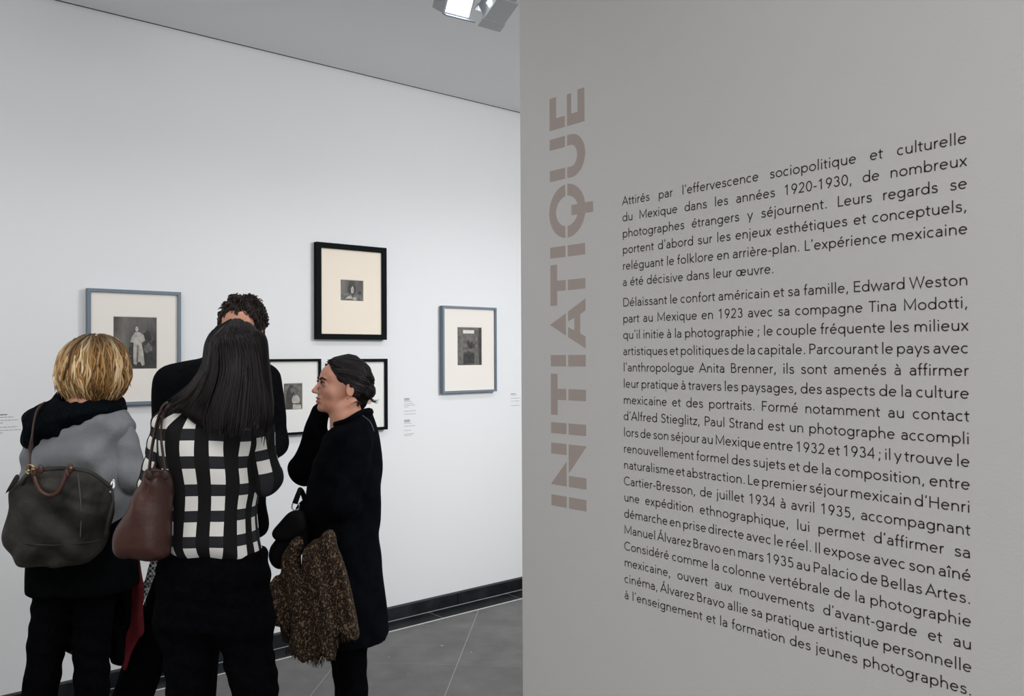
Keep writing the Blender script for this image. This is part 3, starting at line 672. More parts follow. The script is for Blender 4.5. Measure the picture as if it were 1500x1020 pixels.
def nude(J, hd, r=1.0, h=0.006, hands=None, rv=(1, 0, 0)):
    """one continuous body surface. J: joints, hd: (centre, axes, scale), rv: the body's right"""
    S = Solid(0.03); rv = np.array(rv, float)
    head(S, hd[0], hd[1], hd[2], J['neck'])
    ch, pe = J['chest'], J['pelvis']; w = (ch+pe)/2
    S.cap(ch-rv*.06*r, ch+rv*.06*r, .080*r, .080*r, .05); S.cap(ch, w, .085*r, .075*r, .06); S.cap(w, pe, .075*r, .085*r, .06)
    S.cap(J['neck'], ch, .055*r, .08*r, .05)
    for s in 'LR':
        sd = -1 if s == 'L' else 1; S.cap(ch+rv*sd*.08*r+[0, 0, .03], J['sh'+s], .048*r, .040*r, .04)
        S.cap(J['sh'+s], J['el'+s], .040*r, .033*r, .03); S.cap(J['el'+s], J['wr'+s], .033*r, .024*r, .02)
        S.cap(pe+rv*sd*.05*r-[0, 0, .02], J['hi'+s], .078*r, .066*r, .04)
        S.cap(J['hi'+s], J['kn'+s], .066*r, .046*r, .03); S.cap(J['kn'+s], J['an'+s], .047*r, .034*r, .03)
        a = J['an'+s]; f = J['foot'+s]; S.cap(a-[0, 0, .03], np.array([a[0], a[1], .035])-f*.03, .034*r, .030*r, .02); S.cap(np.array([a[0], a[1], .03]), np.array([a[0], a[1], .025])+f*.15, .030*r, .022*r, .02)
        hh = (hands or {}).get(s)
        if hh: hand(S, J['wr'+s], hh[0], hh[1], hh[2], hh[3], .95)
        else:
            dd = J['wr'+s]-J['el'+s]; hand(S, J['wr'+s], dd, rv*sd+[0, 0, .1], 1 if s == 'L' else -1, .4, .95)
    hc = hd[0]
    return S.mesh(h, fine=(hc[2]-.15, hc[2]+.16))
def shoes(fig, J, M, height=0.10):
    for s in 'LR':
        a = J['an'+s]; f = J['foot'+s]; S = Solid(.03); b0 = np.array([a[0], a[1], 0.0])
        S.cap(b0+[0, 0, .05]-f*.035, b0+[0, 0, height+.03], .046, .046, .03); S.cap(b0+[0, 0, .048]-f*.03, b0+[0, 0, .040]+f*.15, .045, .036, .03); S.cap(b0+[0, 0, .035]+f*.05, b0+[0, 0, .033]+f*.19, .044, .034, .03)
        o = fig.put('shoe', S.mesh(.007, clipz=(.014, None)), M)
        S2 = Solid(.02); S2.cap(b0+[0, 0, .010]-f*.04, b0+[0, 0, .010]+f*.19, .044, .038, .02)
        fig.put('sole', S2.mesh(.007, hz=.004, clipz=(.001, .015)), m_sole, o)
def trousers(fig, J, M, rv=(1, 0, 0), rk=1.0, top=None, name='trousers', hem=None, fold=None, extra=None, rh=.10, rkn=.064, ran=.052, taper=True):
    S = Solid(.035); pe = J['pelvis']; rv = np.array(rv, float)
    S.cap(pe-rv*.05+[0, 0, .02], pe+rv*.05+[0, 0, .02], rh*1.15*rk, rh*1.15*rk, .04, sy=.95)
    for s in 'LR':
        S.cap(pe+rv*(-.06 if s == 'L' else .06), J['hi'+s], rh*1.1*rk, rh*rk, .04); S.cap(J['hi'+s], J['kn'+s], rh*rk, rkn*rk, .025)
        a = J['an'+s]+[0, 0, -.01]; S.cap(J['kn'+s], a, rkn*rk, ran*rk, .02)
    if extra: extra(S)
    return fig.put(name, S.mesh(.008, fold=fold, clipz=(hem if hem is not None else .085, top)), M)
def locks(fig, name, M, paths, parent=None, k=5, world=False):
    """strands: each path is (points, radii, colour)"""
    V, F, Cc = [], [], []; base = 0
    for pts, rr, col in paths:
        P = catmull([np.array(p) for p in pts], 3, False); n = len(P)
        r_ = np.interp(np.linspace(0, 1, n), np.linspace(0, 1, len(rr)), rr)
        T = np.gradient(P, axis=0); T /= np.linalg.norm(T, axis=1)[:, None]+1e-12
        A = np.cross(T, np.array([0.35, 0.9, 0.2])); A /= np.linalg.norm(A, axis=1)[:, None]+1e-12; B = np.cross(T, A)
        for q in range(k):
            an = 2*pi*q/k; V.append(P+(A*cos(an)+B*sin(an)*.7)*r_[:, None])
        I = np.arange(n-1)
        for q in range(k):
            a, b_ = base+q*n, base+((q+1) % k)*n; F.append(np.stack([a+I, b_+I, b_+I+1, a+I+1], 1))
        base += n*k; cl = np.asarray(col, float)
        if cl.ndim == 2: tt = np.clip(np.linspace(0, 1, n)/.35, 0, 1)[:, None]; cl = np.tile(cl[0]*(1-tt)+cl[1]*tt, (k, 1))
        else: cl = np.tile(cl, (n*k, 1))
        Cc.append(np.concatenate([cl, np.ones((n*k, 1))], 1))
    return fig.put(name, (np.concatenate(V), np.concatenate(F)), M, parent, attrs={'tint': ('FLOAT_COLOR', np.concatenate(Cc))})

# ------------------------------------------------------------------ people
m_sole = mat('black_rubber_sole', (0.02, 0.02, 0.02), 0.8)
m_blackcloth = mat('black_wool', (0.0045, 0.005, 0.006), 1.0, noise=(60, 0.3), bump=(140, 0.3), spec=0.04)
m_blackknit = mat('black_ribbed_knit', (0.0045, 0.0065, 0.0085), 1.0, noise=(40, 0.4, (6, 6, 1)), bump=(45, 0.9, (5, 5, 0.6)), spec=0.04)
m_jean = mat('black_denim', (0.0028, 0.003, 0.004), 1.0, noise=(50, 0.3), bump=(120, 0.3), spec=0.03)
m_shoe = mat('black_shoe_leather', (0.015, 0.014, 0.014), 0.4)
m_hair = attr_mat('hair_strands', 'tint', 0.45, 0.3)
m_hairbase = mat('dark_brown_hair_mass', (0.006, 0.004, 0.0038), 0.6, noise=(30, 0.5, (5, 5, .6)), spec=.2)
m_brow = mat('dark_brow_hair', (0.02, 0.012, 0.01), 0.8)
m_eye = mat('eye_white', (0.34, 0.30, 0.28), 0.6, spec=.2); m_iris = mat('dark_brown_iris', (0.02, 0.012, 0.008), 0.2)
m_lip = mat('rose_lips', (0.42, 0.13, 0.11), 0.45)
m_gold = mat('brass', (0.62, 0.42, 0.16), 0.3, 1.0); m_steel = mat('steel_ring', (0.6, 0.6, 0.62), 0.3, 1.0)
U = lambda a, b: random.uniform(a, b)
def lerp(a, b, t): return a+(b-a)*t
def facebits(fig, c, R, sc, near=None):
    P = lambda x, y, z: np.array(c)+R@(np.array([x, y, z])*sc)
    for q in (-1, 1):
        S = Solid(.002); S.ell(P(q*.030, .0855, -.004), np.array([.0115, .0105, .0080])*sc, R); e = fig.put('eye', S.mesh(.0022), m_eye)
        S = Solid(.001); S.ell(P(q*.0300, .0915, -.004), np.array([.0058, .0052, .0058])*sc, R); fig.put('iris', S.mesh(.0016), m_iris, e)
        fig.tube('eyebrow', [P(q*.011, .099, .0120), P(q*.026, .0985, .0185), P(q*.047, .0850, .0130)], [.0036, .0044, .0020], m_brow, k=7)
        fig.tube('upper_eyelid', [P(q*.017, .0955, -.002), P(q*.030, .0985, .0058), P(q*.043, .0885, -.001)], [.0018, .0030, .0016], m_brow, k=6)
    S = Solid(.004); S.ell(P(0, .0915, -.0605), np.array([.0225, .0092, .0048])*sc, R); S.ell(P(0, .0900, -.0735), np.array([.0190, .0092, .0056])*sc, R); S.ell(P(0, .104, -.0668), np.array([.018, .010, .0016])*sc, R, .001, True)
    fig.put('lips', S.mesh(.0022), m_lip)

# ============================================================ the man behind, seen over the dark head
C = Fig('person', 310, 3.28, 'man in a black coat facing out, mostly hidden behind the long dark hair')
def jt(fig, **kw): return {k: fig.L(*v) for k, v in kw.items()}
cJ = jt(C, neck=(352, 522, .03), chest=(318, 610, 0), pelvis=(312, 770, .02), shR=(254, 560, 0), elR=(243, 660, .02), wrR=(262, 745, -.10),
        shL=(388, 556, 0), elL=(402, 648, .0), wrL=(380, 676, -.16), hiR=(282, 800, .02), hiL=(326, 800, .02), knR=(222, 940, -.03), knL=(292, 945, .04), anR=(172, 1084, -.06), anL=(284, 1084, .06))
cJ['footL'] = np.array([.15, -.98, 0]); cJ['footR'] = np.array([-.4, -.9, 0])
cc = C.L(355, 482, .02); cR = basis(pi, -.12)
C.put('body', nude(cJ, (cc, cR, 1.03), 1.08, .007, rv=(-1, 0, 0)), m_skin)
facebits(C, cc, cR, 1.03)
S = Solid(.05); S.pil(C.poly([(300, 521), (270, 530), (246, 540), (236, 556), (234, 582), (233, 640), (238, 700), (246, 786), (300, 792), (383, 789), (385, 740), (392, 700), (398, 640), (399, 580), (390, 545), (372, 522), (335, 512)]), .01, .135, .10)
S.cap(cJ['shR']-[.005, 0, 0], cJ['elR'], .060, .056); S.cap(cJ['elR'], cJ['wrR'], .058, .044); S.cap(cJ['shL'], cJ['elL'], .064, .050, .04); S.cap(cJ['elL'], cJ['wrL'], .050, .042, .03)
coat = C.put('coat', S.mesh(.009, fold=waves((.003, 18, 5, 14, 0, 1.5), (.002, 40, 0, 22, 1, 2)), clipz=(C.L(384, 788)[2], None)), m_blackcloth)
for q in range(2): C.tube('coat_lapel', [C.L(345+q*16, 522, -.06), C.L(340+q*14, 570, -.135), C.L(342+q*6, 640, -.155)], [.016, .022, .006], m_blackcloth, coat, flat=.5)
trousers(C, cJ, m_jean, (-1, 0, 0), rh=.092, rkn=.075, ran=.070, top=C.L(310, 740)[2])
shoes(C, cJ, m_shoe)
def shell_hair(fig, c, R, sc, r, cuts, name='hair', M=None, fold=None, extra=None):
    S = Solid(.02); P = lambda x, y, z: np.array(c)+R@(np.array([x, y, z])*sc)
    S.ell(P(0, -.014, .034), np.array(r)*sc, R)
    if extra: extra(S, P)
    for (x, y, z), rr in cuts: S.ell(P(x, y, z), np.array(rr)*sc, R, .012, True)
    return fig.put(name, S.mesh(.0055, fold=fold), M or m_hairbase)
ch_ = shell_hair(C, cc, cR, 1.03, (.082, .100, .094), [((0, .095, -.022), (.067, .075, .098)), ((0, -.02, -.10), (.12, .15, .07))], fold=waves((.005, 90, 60, 70, 0, 3)))
pth = []; hv = np.array([v.co[:] for v in ch_.data.vertices]); hc_ = cc+cR@np.array([0, -.02, .01])
for n in range(1500):
    p0 = hv[int(RNG.integers(len(hv)))]; nr = p0-hc_; nr /= np.linalg.norm(nr)
    if nr[2] < -.35: continue
    t = np.cross(nr, cR@np.array([1.0, .5*sin(9*nr[0]), U(-.3, .3)])); t = t/(np.linalg.norm(t)+1e-9)*(1 if n % 9 else -1)
    w = t*U(.014, .026)+nr*U(-.002, .003)+cR[:, 0]*U(-.008, .008); g_ = U(.5, 2.0)
    pth.append(([p0-nr*.002, p0+w*.5+nr*.0035, p0+w], [.0030, .0026, .0007], tuple(np.array([.017, .0095, .0065])*g_)))
locks(C, 'hair_tuft', m_hair, pth, ch_)
# the checked scarf in the man's hand, its fringed end hanging below the brown bag
m_check = mat('grey_check_wool', (0.3, 0.3, 0.3), 0.95)
nt = m_check.node_tree; tc = nt.nodes.new('ShaderNodeTexCoord'); ck = nt.nodes.new('ShaderNodeTexChecker'); ck.inputs['Scale'].default_value = 105
ck.inputs['Color1'].default_value = (.015, .017, .017, 1); ck.inputs['Color2'].default_value = (.34, .35, .33, 1)
nt.links.new(tc.outputs['Object'], ck.inputs['Vector']); nt.links.new(ck.outputs[0], nt.nodes['Principled BSDF'].inputs['Base Color'])
C2 = Fig('scarf', 232, 3.13, 'grey checked scarf with a fringe hanging below the brown leather bag', 'scarf')
S = Solid(.02); S.pil(C2.poly([(262, 735), (244, 750), (232, 790), (220, 824), (211, 850), (202, 872), (213, 876), (222, 852), (232, 824), (250, 780), (272, 745)]), 0, .014, .014)
sc_ = C2.put('scarf_cloth', S.mesh(.0055, fold=waves((.0018, 120, 0, 25, 0, 1))), m_check)
pth = [([C2.L(203+q*.8, 871+q*.15, 0), C2.L(202+q*.85+U(-1, 1), 879, U(-.005, .005)), C2.L(201+q*.9+U(-1.5, 1.5), 886+U(-2, 2), U(-.008, .008))], [.0014, .0012, .0005], (.12, .12, .115)) for q in range(14)]
locks(C2, 'fringe', m_hair, pth, None, 4)

# ============================================================ the blonde woman
A = Fig('person', 118, 2.92, 'blonde woman in a grey sweater and black cowl scarf, seen from behind')
aJ = jt(A, neck=(128, 592, .0), chest=(118, 668, .0), pelvis=(112, 800, .0), shL=(64, 628, .0), elL=(52, 715, .03), wrL=(78, 760, .24), shR=(168, 626, .02), elR=(191, 698, .02), wrR=(166, 752, .20),
        hiL=(84, 840, .0), hiR=(142, 840, .0), knL=(70, 935, -.01), knR=(134, 940, .01), anL=(40, 1156, .03), anR=(136, 1156, .03))
aJ['footL'] = np.array([-.25, .97, 0]); aJ['footR'] = np.array([.25, .97, 0])
ac = A.L(138, 545, .03); aR = basis(.45, -.06)
A.put('body', nude(aJ, (ac, aR, 1.0), .88), m_skin); facebits(A, ac, aR, 1.0)
m_sweater = mat('heather_grey_jersey', (0.25, 0.262, 0.278), 0.9, noise=(7, 0.22), bump=(150, 0.25), spec=.2)
S = Solid(.045); S.pil(A.poly([(48, 628), (66, 606), (100, 594), (150, 594), (172, 604), (186, 622), (185, 660), (180, 700), (180, 770), (160, 779), (115, 782), (60, 782), (50, 740), (48, 690)]), .01, .125, .09)
sl = Solid(.03)
def hem_fold(X, Y, Z): return .0095*np.sin(34*X+34*Z+2.5*np.sin(9*X-7*Z))*np.exp(-((X-.12)/.08)**2)+.006*np.sin(26*X+20*Z+3*np.sin(14*Z+5*X))*np.clip((1.34-Z)*4, .2, 1)+.0035*np.sin(55*Z-30*X+2*np.sin(20*X))
sw = A.put('sweater', S.mesh(.008, fold=hem_fold, clipz=(A.L(165, 774)[2], None)), m_sweater)
for s in 'LR':
    S = Solid(.035); S.cap(aJ['sh'+s], aJ['el'+s], .062, .052); S.cap(aJ['el'+s], aJ['wr'+s], .052, .037)
    A.put('sleeve', S.mesh(.007, fold=waves((.003, 20, 25, 60, 0, 2), (.0015, 0, 60, 90, 1, 2))), m_sweater, sw)
m_cuff = mat('red_lining', (0.105, 0.008, 0.012), 0.85, noise=(12, 0.25), spec=.2)
S = Solid(.02); d = aJ['wrR']-aJ['elR']; d /= np.linalg.norm(d); S.cap(aJ['wrR']-d*.045, aJ['wrR']+d*.012, .040, .039); A.put('cuff', S.mesh(.006), m_cuff, sw)
S = Solid(.04); S.pil(A.poly([(39, 624), (42, 604), (62, 590), (90, 582), (146, 581), (171, 600), (158, 618), (130, 636), (100, 652), (70, 663), (48, 658), (39, 640)], -.02), .0, .15, .10)
S.cap(A.L(100, 590, .08), A.L(160, 596, .10), .05, .05); S.cap(A.L(128, 560, .0), A.L(128, 580, .01), .075, .085, cut=True, k=.01)
A.put('cowl_scarf', S.mesh(.007, fold=lambda X, Y, Z: .006*np.sin(62*Z+26*X*np.sign(1)+1.5*np.sin(12*X))*np.clip((1.42-Z)*6, .2, 1)+.0022*np.sin(180*X+2*np.sin(20*Z))), m_blackknit)
m_skirt = mat('black_tunic_cloth', (0.003, 0.0035, 0.004), 1.0, noise=(30, .3), spec=.03)
S = Solid(.03); S.pil(A.poly([(52, 762), (180, 762), (188, 800), (193, 840), (195, 880), (195, 930), (110, 930), (42, 930), (41, 866), (43, 830), (48, 790)]), .01, .13, .10)
A.put('tunic', S.mesh(.008, fold=waves((.004, 45, 10, 4, 0, 1)), clipz=(A.L(110, 864)[2], None)), m_skirt)
trousers(A, aJ, m_jean, rh=.072, rkn=.058, ran=.052, fold=waves((.0025, 10, 10, 70, 0, 3)), top=A.L(112, 780)[2]); shoes(A, aJ, m_shoe)
# bob
m_blond = mat('golden_hair_mass', (0.16, 0.08, 0.03), 0.5, noise=(22, 0.6, (4, 4, .5)))
LV = [(488, 141, 2), (491, 141, 16), (497, 140, 28), (506, 139, 37), (518, 138, 44), (535, 137, 48), (550, 136, 50), (563, 136, 48), (574, 136, 43), (582, 136, 36), (590, 135, 29)]
def bobp(phi, py, rs=1.0):
    cx = np.interp(py, [l[0] for l in LV], [l[1] for l in LV]); hw = np.interp(py, [l[0] for l in LV], [l[2] for l in LV])*rs
    b = A.L(cx, py, .02); dp = .112/50*hw; return b+np.array([cos(phi)*hw*A.sc, sin(phi)*dp, 0])
S = Solid(.02); S.ell(A.L(138, 535, .02), (.100, .102, .098)); S.cap(A.L(138, 542, .02), A.L(136, 568, .01), .098, .076); fd = aR[:, 1]
S.ell(A.L(138, 556, .02)+fd*.095, (.072, .072, .085), None, .02, True); S.cap(A.L(137, 590, .03), A.L(137, 600, .03), .07, .09, cut=True)
bob = A.put('hair', S.mesh(.006, fold=waves((.004, 70, 70, 12, 0, 2))), m_blond)
pth = []; phf = atan2(fd[1], fd[0])
for n in range(620):
    ph = U(0, 2*pi); da = abs((ph-phf+pi) % (2*pi)-pi); frnt = da < .62
    y0 = U(489, 500) if n % 3 else U(500, 545); y1 = U(516, 528) if frnt else U(566, 590); rs = U(.93, 1.035)
    if y1-y0 < 12: continue
    am = U(.002, .0085); wv = U(.10, .19); p0 = U(0, 6); drift = U(-.25, .25); ks = []
    m_ = 8
    for q in range(m_):
        t = q/(m_-1); py = y0+(y1-y0)*t; p_ = bobp(ph+drift*t*t, py, rs); w = am*sin(wv*py+p0+2*cos(ph)); p_ = p_+np.array([-sin(ph), cos(ph), 0])*w+np.array([cos(ph), sin(ph), 0])*w*.5
        if q == m_-1 and n % 5 == 0: p_ = p_+np.array([cos(ph), sin(ph), 0])*U(0, .018)
        ks.append(p_)
    v = random.random()*.55+.45*(.5+.5*sin(ph*9+1+2*sin(3*ph))); 
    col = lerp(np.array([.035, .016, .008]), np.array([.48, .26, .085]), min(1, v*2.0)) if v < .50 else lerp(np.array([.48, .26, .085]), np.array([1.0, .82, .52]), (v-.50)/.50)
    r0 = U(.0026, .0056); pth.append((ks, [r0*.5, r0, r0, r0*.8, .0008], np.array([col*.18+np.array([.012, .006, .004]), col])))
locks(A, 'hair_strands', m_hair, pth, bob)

# ============================================================ the woman in the checked shirt
B = Fig('person', 312, 2.5, 'woman with long straight dark hair and black and white checked shirt, seen from behind')
bJ = jt(B, neck=(340, 588, .0), chest=(312, 660, .0), pelvis=(315, 850, .0), shL=(248, 622, .0), elL=(228, 706, .03), wrL=(262, 730, .24), shR=(374, 620, .0), elR=(389, 702, .02), wrR=(366, 676, .24),
        hiL=(276, 900, .0), hiR=(354, 900, .0), knL=(280, 1070, -.01), knR=(384, 1070, .0), anL=(282, 1262, .03), anR=(398, 1262, .03))
bJ['footL'] = np.array([-.2, .98, 0]); bJ['footR'] = np.array([.2, .98, 0])
bc = B.L(346, 524, .03); bR = basis(.05, -.05)
B.put('body', nude(bJ, (bc, bR, .92), .86), m_skin); facebits(B, bc, bR, .92)
# gingham
m_ging = bpy.data.materials.new('black_white_checked_flannel'); m_ging.use_nodes = True; nt = m_ging.node_tree; bs = nt.nodes['Principled BSDF']; bs.inputs['Roughness'].default_value = .85; bs.inputs['Specular IOR Level'].default_value = .2
at_ = nt.nodes.new('ShaderNodeAttribute'); at_.attribute_name = 'weave'; sp_ = nt.nodes.new('ShaderNodeSeparateXYZ'); nt.links.new(at_.outputs['Vector'], sp_.inputs[0])
def N(op, a, b_=None):
    n = nt.nodes.new('ShaderNodeMath'); n.operation = op
    for i, v in enumerate((a, b_)):
        if v is None: continue
        if isinstance(v, (int, float)): n.inputs[i].default_value = v
        else: nt.links.new(v, n.inputs[i])
    return n.outputs[0]
bu = N('GREATER_THAN', N('FRACT', sp_.outputs[0]), .48); bv = N('GREATER_THAN', N('FRACT', sp_.outputs[1]), .56)
mx = nt.nodes.new('ShaderNodeMix'); mx.data_type = 'RGBA'; nt.links.new(bv, mx.inputs[0]); mx.inputs[6].default_value = (.88, .86, .82, 1); mx.inputs[7].default_value = (.026, .027, .031, 1)
m2 = nt.nodes.new('ShaderNodeMix'); m2.data_type = 'RGBA'; nt.links.new(bu, m2.inputs[0]); nt.links.new(mx.outputs[2], m2.inputs[6]); m2.inputs[7].default_value = (.009, .009, .010, 1)
nt.links.new(m2.outputs[2], bs.inputs['Base Color'])
zt = B.L(331, 804)[2]; xc = B.L(312, 700)[0]
S = Solid(.04); S.pil(B.poly([(236, 626), (240, 606), (262, 596), (300, 590), (345, 588), (372, 596), (386, 610), (383, 650), (377, 690), (376, 740), (376, 780), (376, 822), (330, 824), (280, 824), (262, 815), (249, 795), (246, 740), (240, 690), (236, 660)]), .0, .105, .085)
V, F = S.mesh(.0065, fold=lambda X, Y, Z: .0035*np.sin(30*Z+12*X+2*np.sin(11*X+9*Z))+.003*np.sin(60*X+8*Z+2*np.sin(16*Z))*np.clip((1.25-Z)*3, 0, 1), clipz=(B.L(330, 815.5)[2], None))
th = np.arctan2((V[:, 0]-xc)/.145, -V[:, 1]/.105); 
uu = (th*.145-.0475)/.0768+.24; vv = (V[:, 2]-zt)/.0745+.28
wob = .05*np.sin(20*V[:, 2])+.04*np.sin(17*V[:, 0]+6*V[:, 2])
sh = B.put('shirt', (V, F), m_ging, attrs={'weave': ('FLOAT_VECTOR', np.stack([uu+wob, vv-wob*.8+.25*(V[:, 0]-xc), uu*0], 1))})
for s in 'LR':
    a, e, w = bJ['sh'+s], bJ['el'+s], bJ['wr'+s]
    S = Solid(.03); S.cap(a, e, .050, .043); S.cap(e, w, .043, .033); V, F = S.mesh(.006, fold=waves((.0025, 30, 25, 70, 0, 2)))
    d1 = (e-a)/np.linalg.norm(e-a); d2 = (w-e)/np.linalg.norm(w-e); L1 = np.linalg.norm(e-a)
    t1 = np.clip((V-a)@d1, -.06, L1); t2 = (V-e)@d2; D1 = np.linalg.norm(V-a-np.outer(t1, d1), axis=1); D2 = np.linalg.norm(V-e-np.outer(np.clip(t2, 0, 9), d2), axis=1)
    vv = np.where(D2 < D1, L1+t2, t1); r_ = V-np.where((D2 < D1)[:, None], e+np.outer(t2, d2), a+np.outer(t1, d1)); an = np.arctan2(r_[:, 0], -r_[:, 1])
    B.put('sleeve', (V, F), m_ging, sh, attrs={'weave': ('FLOAT_VECTOR', np.stack([an*.047/.078+(.02 if s == 'R' else .5), -vv/.068+.1, vv*0], 1))})
mbp = [B.L(262, 601, -.055), B.L(285, 612, -.10), B.L(300, 626, -.108)]
V = B.tube('collar', [B.L(258, 596, -.04), B.L(300, 588, -.075), B.L(345, 586, -.075), B.L(378, 596, -.03)], [.014, .017, .017, .013], m_ging, sh)
trousers(B, bJ, m_jean, rh=.080, rkn=.058, ran=.048, top=B.L(330, 806)[2], fold=waves((.0022, 14, 10, 60, 0, 3), (.002, 5, 20, 110, 2, 2)),
         extra=lambda S: S.pil(B.poly([(246, 800), (374, 800), (384, 850), (392, 895), (396, 925), (345, 935), (330, 935), (238, 930), (232, 900), (238, 850)]), .0, .105, .09))
shoes(B, bJ, m_shoe)
# long straight hair
HL = [(466, 345, 4), (471, 345, 21), (480, 346, 32), (495, 347, 40), (515, 348, 45), (540, 348, 48), (565, 345, 54), (590, 340, 62), (615, 336, 66), (640, 334, 60)]
S = Solid(.03); S.ell(B.L(346, 514, .03), (.086, .091, .091)); S.pil(B.poly([(345, 478), (315, 490), (305, 520), (299, 545), (288, 570), (262, 594), (268, 606), (286, 618), (304, 630), (330, 636), (352, 630), (376, 618), (398, 622), (402, 595), (398, 565), (393, 530), (385, 490)], -.08), -.085, .036, .032, lean=.10, z0=1.45)
S.cap(B.L(346, 545, .02), B.L(346, 580, -.02), .078, .076)
S.ell(bc+[0, .11, -.01], (.052, .06, .08), None, .02, True)
bhm = S.mesh(.006, fold=waves((.0022, 130, 20, 6, 0, 1))); bh = B.put('hair', bhm, m_hairbase)
from mathutils.bvhtree import BVHTree
bvh = BVHTree.FromPolygons([tuple(v) for v in bhm[0]], [tuple(int(i) for i in f) for f in bhm[1]])
pth = []
for n in range(760):
    u = U(-1, 1); y0 = U(468, 474) if n % 2 else U(474, 500); side = abs(u)
    y1 = U(612, 642) if u > -.55 else U(590, 612)
    if u > .8: y1 = U(600, 655)
    ks = []; jit = U(-.015, .015); dep = U(-.004, .006)
    for q in range(9):
        t = q/8; py = y0+(y1-y0)*t; cx = np.interp(py, [l[0] for l in HL], [l[1] for l in HL]); hw = np.interp(py, [l[0] for l in HL], [l[2] for l in HL])
        uu_ = u*(1 if t > .15 else .55+3*t)+jit*t; x = cx+hw*uu_
        if u < -.5: x -= (t**3)*30*(-u-.5)*2*U(.9, 1.1); py += (t**3)*(-6)
        bk = np.interp(py, [466, 475, 490, 505, 525, 545, 580, 600, 645], [.0, -.042, -.068, -.088, -.107, -.121, -.132, -.138, -.150])+dep; ed = np.interp(py, [466, 514, 545, 580, 645], [.03, .03, .02, -.04, -.07])
        dy = ed+(bk-ed)*sqrt(max(0, 1-min(1, uu_*uu_)*.97))
        p_ = B.L(x, py+U(-1, 1)*.5, dy); hit = bvh.ray_cast(Vector((p_[0], -.8, p_[2])), Vector((0, 1, 0)))
        if hit[0] is not None: p_[1] = min(p_[1], hit[0][1]+dep*.7-.0005)
        ks.append(p_)
    g_ = U(.5, 1.8); r0 = U(.0022, .0045)
    pth.append((ks, [r0, r0, r0, r0*.8, .0006], tuple(np.array([.0055, .0034, .0034])*g_)))
for n in range(26):                                                 # wisps falling over the bag shoulder
    t0 = U(0, 1); pth.append(([B.L(300-4*t0, 545, -.11), B.L(276-6*t0, 580, -.12), B.L(250-10*t0, 597+5*t0, -.11), B.L(240-14*t0, 603+10*t0, -.09)], [.003, .003, .0015, .0005], (.02, .011, .009)))
locks(B, 'hair_strands', m_hair, pth, bh)

# ============================================================ the woman in profile
D = Fig('person', 508, 3.45, 'dark haired woman in profile with a bun and long black coat, hand raised to chin')
dJ = jt(D, neck=(508, 616, .0), chest=(508, 672, .02), pelvis=(512, 800, .02), shL=(522, 650, -.125), elL=(500, 738, -.185), wrL=(447, 752, -.13), shR=(498, 648, .17), elR=(447, 688, .13), wrR=(469, 612, .10),
        hiL=(512, 820, -.06), hiR=(506, 820, .09), knL=(514, 955, -.05), knR=(506, 960, .10), anL=(520, 1058, -.05), anR=(516, 1056, .11))
dJ['footL'] = np.array([-.97, -.1, 0]); dJ['footR'] = np.array([-.98, .1, 0])
dc = D.L(503, 566, .02); dR = basis(radians(-118), .17); dS = 1.02
D.put('body', nude(dJ, (dc, dR, dS), .95, .0045, hands={'R': (np.array([.42, -.02, 1.0]), np.array([-.3, 1, .1]), -1, .9), 'L': (np.array([-.45, .25, -1.0]), np.array([-1, -.3, .4]), 1, .9)}, rv=(0, 1, 0)), m_skin)
facebits(D, dc, dR, dS)
m_coat = mat('black_boiled_wool', (0.0035, 0.004, 0.0055), 1.0, bump=(90, .3), noise=(20, .3), spec=.03)
S = Solid(.05); S.pil(D.poly([(492, 622), (505, 612), (524, 602), (541, 601), (549, 622), (554, 650), (558, 690), (557, 735), (554, 780), (557, 830), (563, 880), (567, 920), (573, 990), (520, 1000), (470, 990), (452, 920), (448, 880), (450, 800), (446, 745), (455, 700), (470, 650)]), .0, .185, .13)
S.cap(dJ['shR'], dJ['elR'], .062, .056); S.cap(dJ['elR'], D.L(469, 604, .095), .056, .040); S.cap(dJ['shL'], dJ['elL'], .056, .050); S.cap(dJ['elL'], D.L(450, 750, -.13), .050, .042)
S.cap(D.L(500, 590, .01), D.L(503, 606, .0), .058, .060, cut=True, k=.012)
dco = D.put('coat', S.mesh(.0075, fold=waves((.004, 20, 14, 10, 0, 2), (.002, 50, 20, 30, 1, 2)), clipz=(D.L(540, 932)[2], None)), m_coat)
D.tube('collar', [D.L(491, 622, -.05), D.L(508, 618, -.085), D.L(530, 606, -.075), D.L(541, 604, .0), D.L(528, 606, .08), D.L(500, 618, .07)], [.012, .014, .016, .018, .014, .012], m_coat, dco)
D.tube('shoulder_seam', [D.L(531, 609, -.10), D.L(542, 618, -.135), D.L(548, 632, -.15)], .0022, mat('grey_seam_piping', (.05, .055, .065), .6), dco)
trousers(D, dJ, m_jean, (0, 1, 0), rh=.080, rkn=.060, ran=.056, fold=waves((.002, 20, 10, 90, 0, 3))); shoes(D, dJ, m_shoe)
P = lambda x, y, z: dc+dR@(np.array([x, y, z])*dS)
def ex(S, P):
    S.cap(P(0, -.075, -.02), P(0, -.070, -.075), .045, .028, .03)
dh = shell_hair(D, dc, dR, dS, (.0795, .100, .0915), [((0, .092, -.042), (.082, .090, .118)), ((.078, .012, -.035), (.03, .034, .050)), ((-.078, .012, -.035), (.03, .034, .050)), ((0, .02, -.12), (.1, .08, .08))], extra=ex, fold=waves((.0016, 60, 60, 160, 0, 1)))
bun = D.L(537, 573, .03)
S = Solid(.01); S.ell(bun, (.034, .034, .032)); S.cap(bun, P(0, -.09, -.01), .022, .030); bn = D.put('hair_bun', S.mesh(.005, fold=waves((.003, 120, 90, 150, 0, 3))), m_hairbase)
pth = []
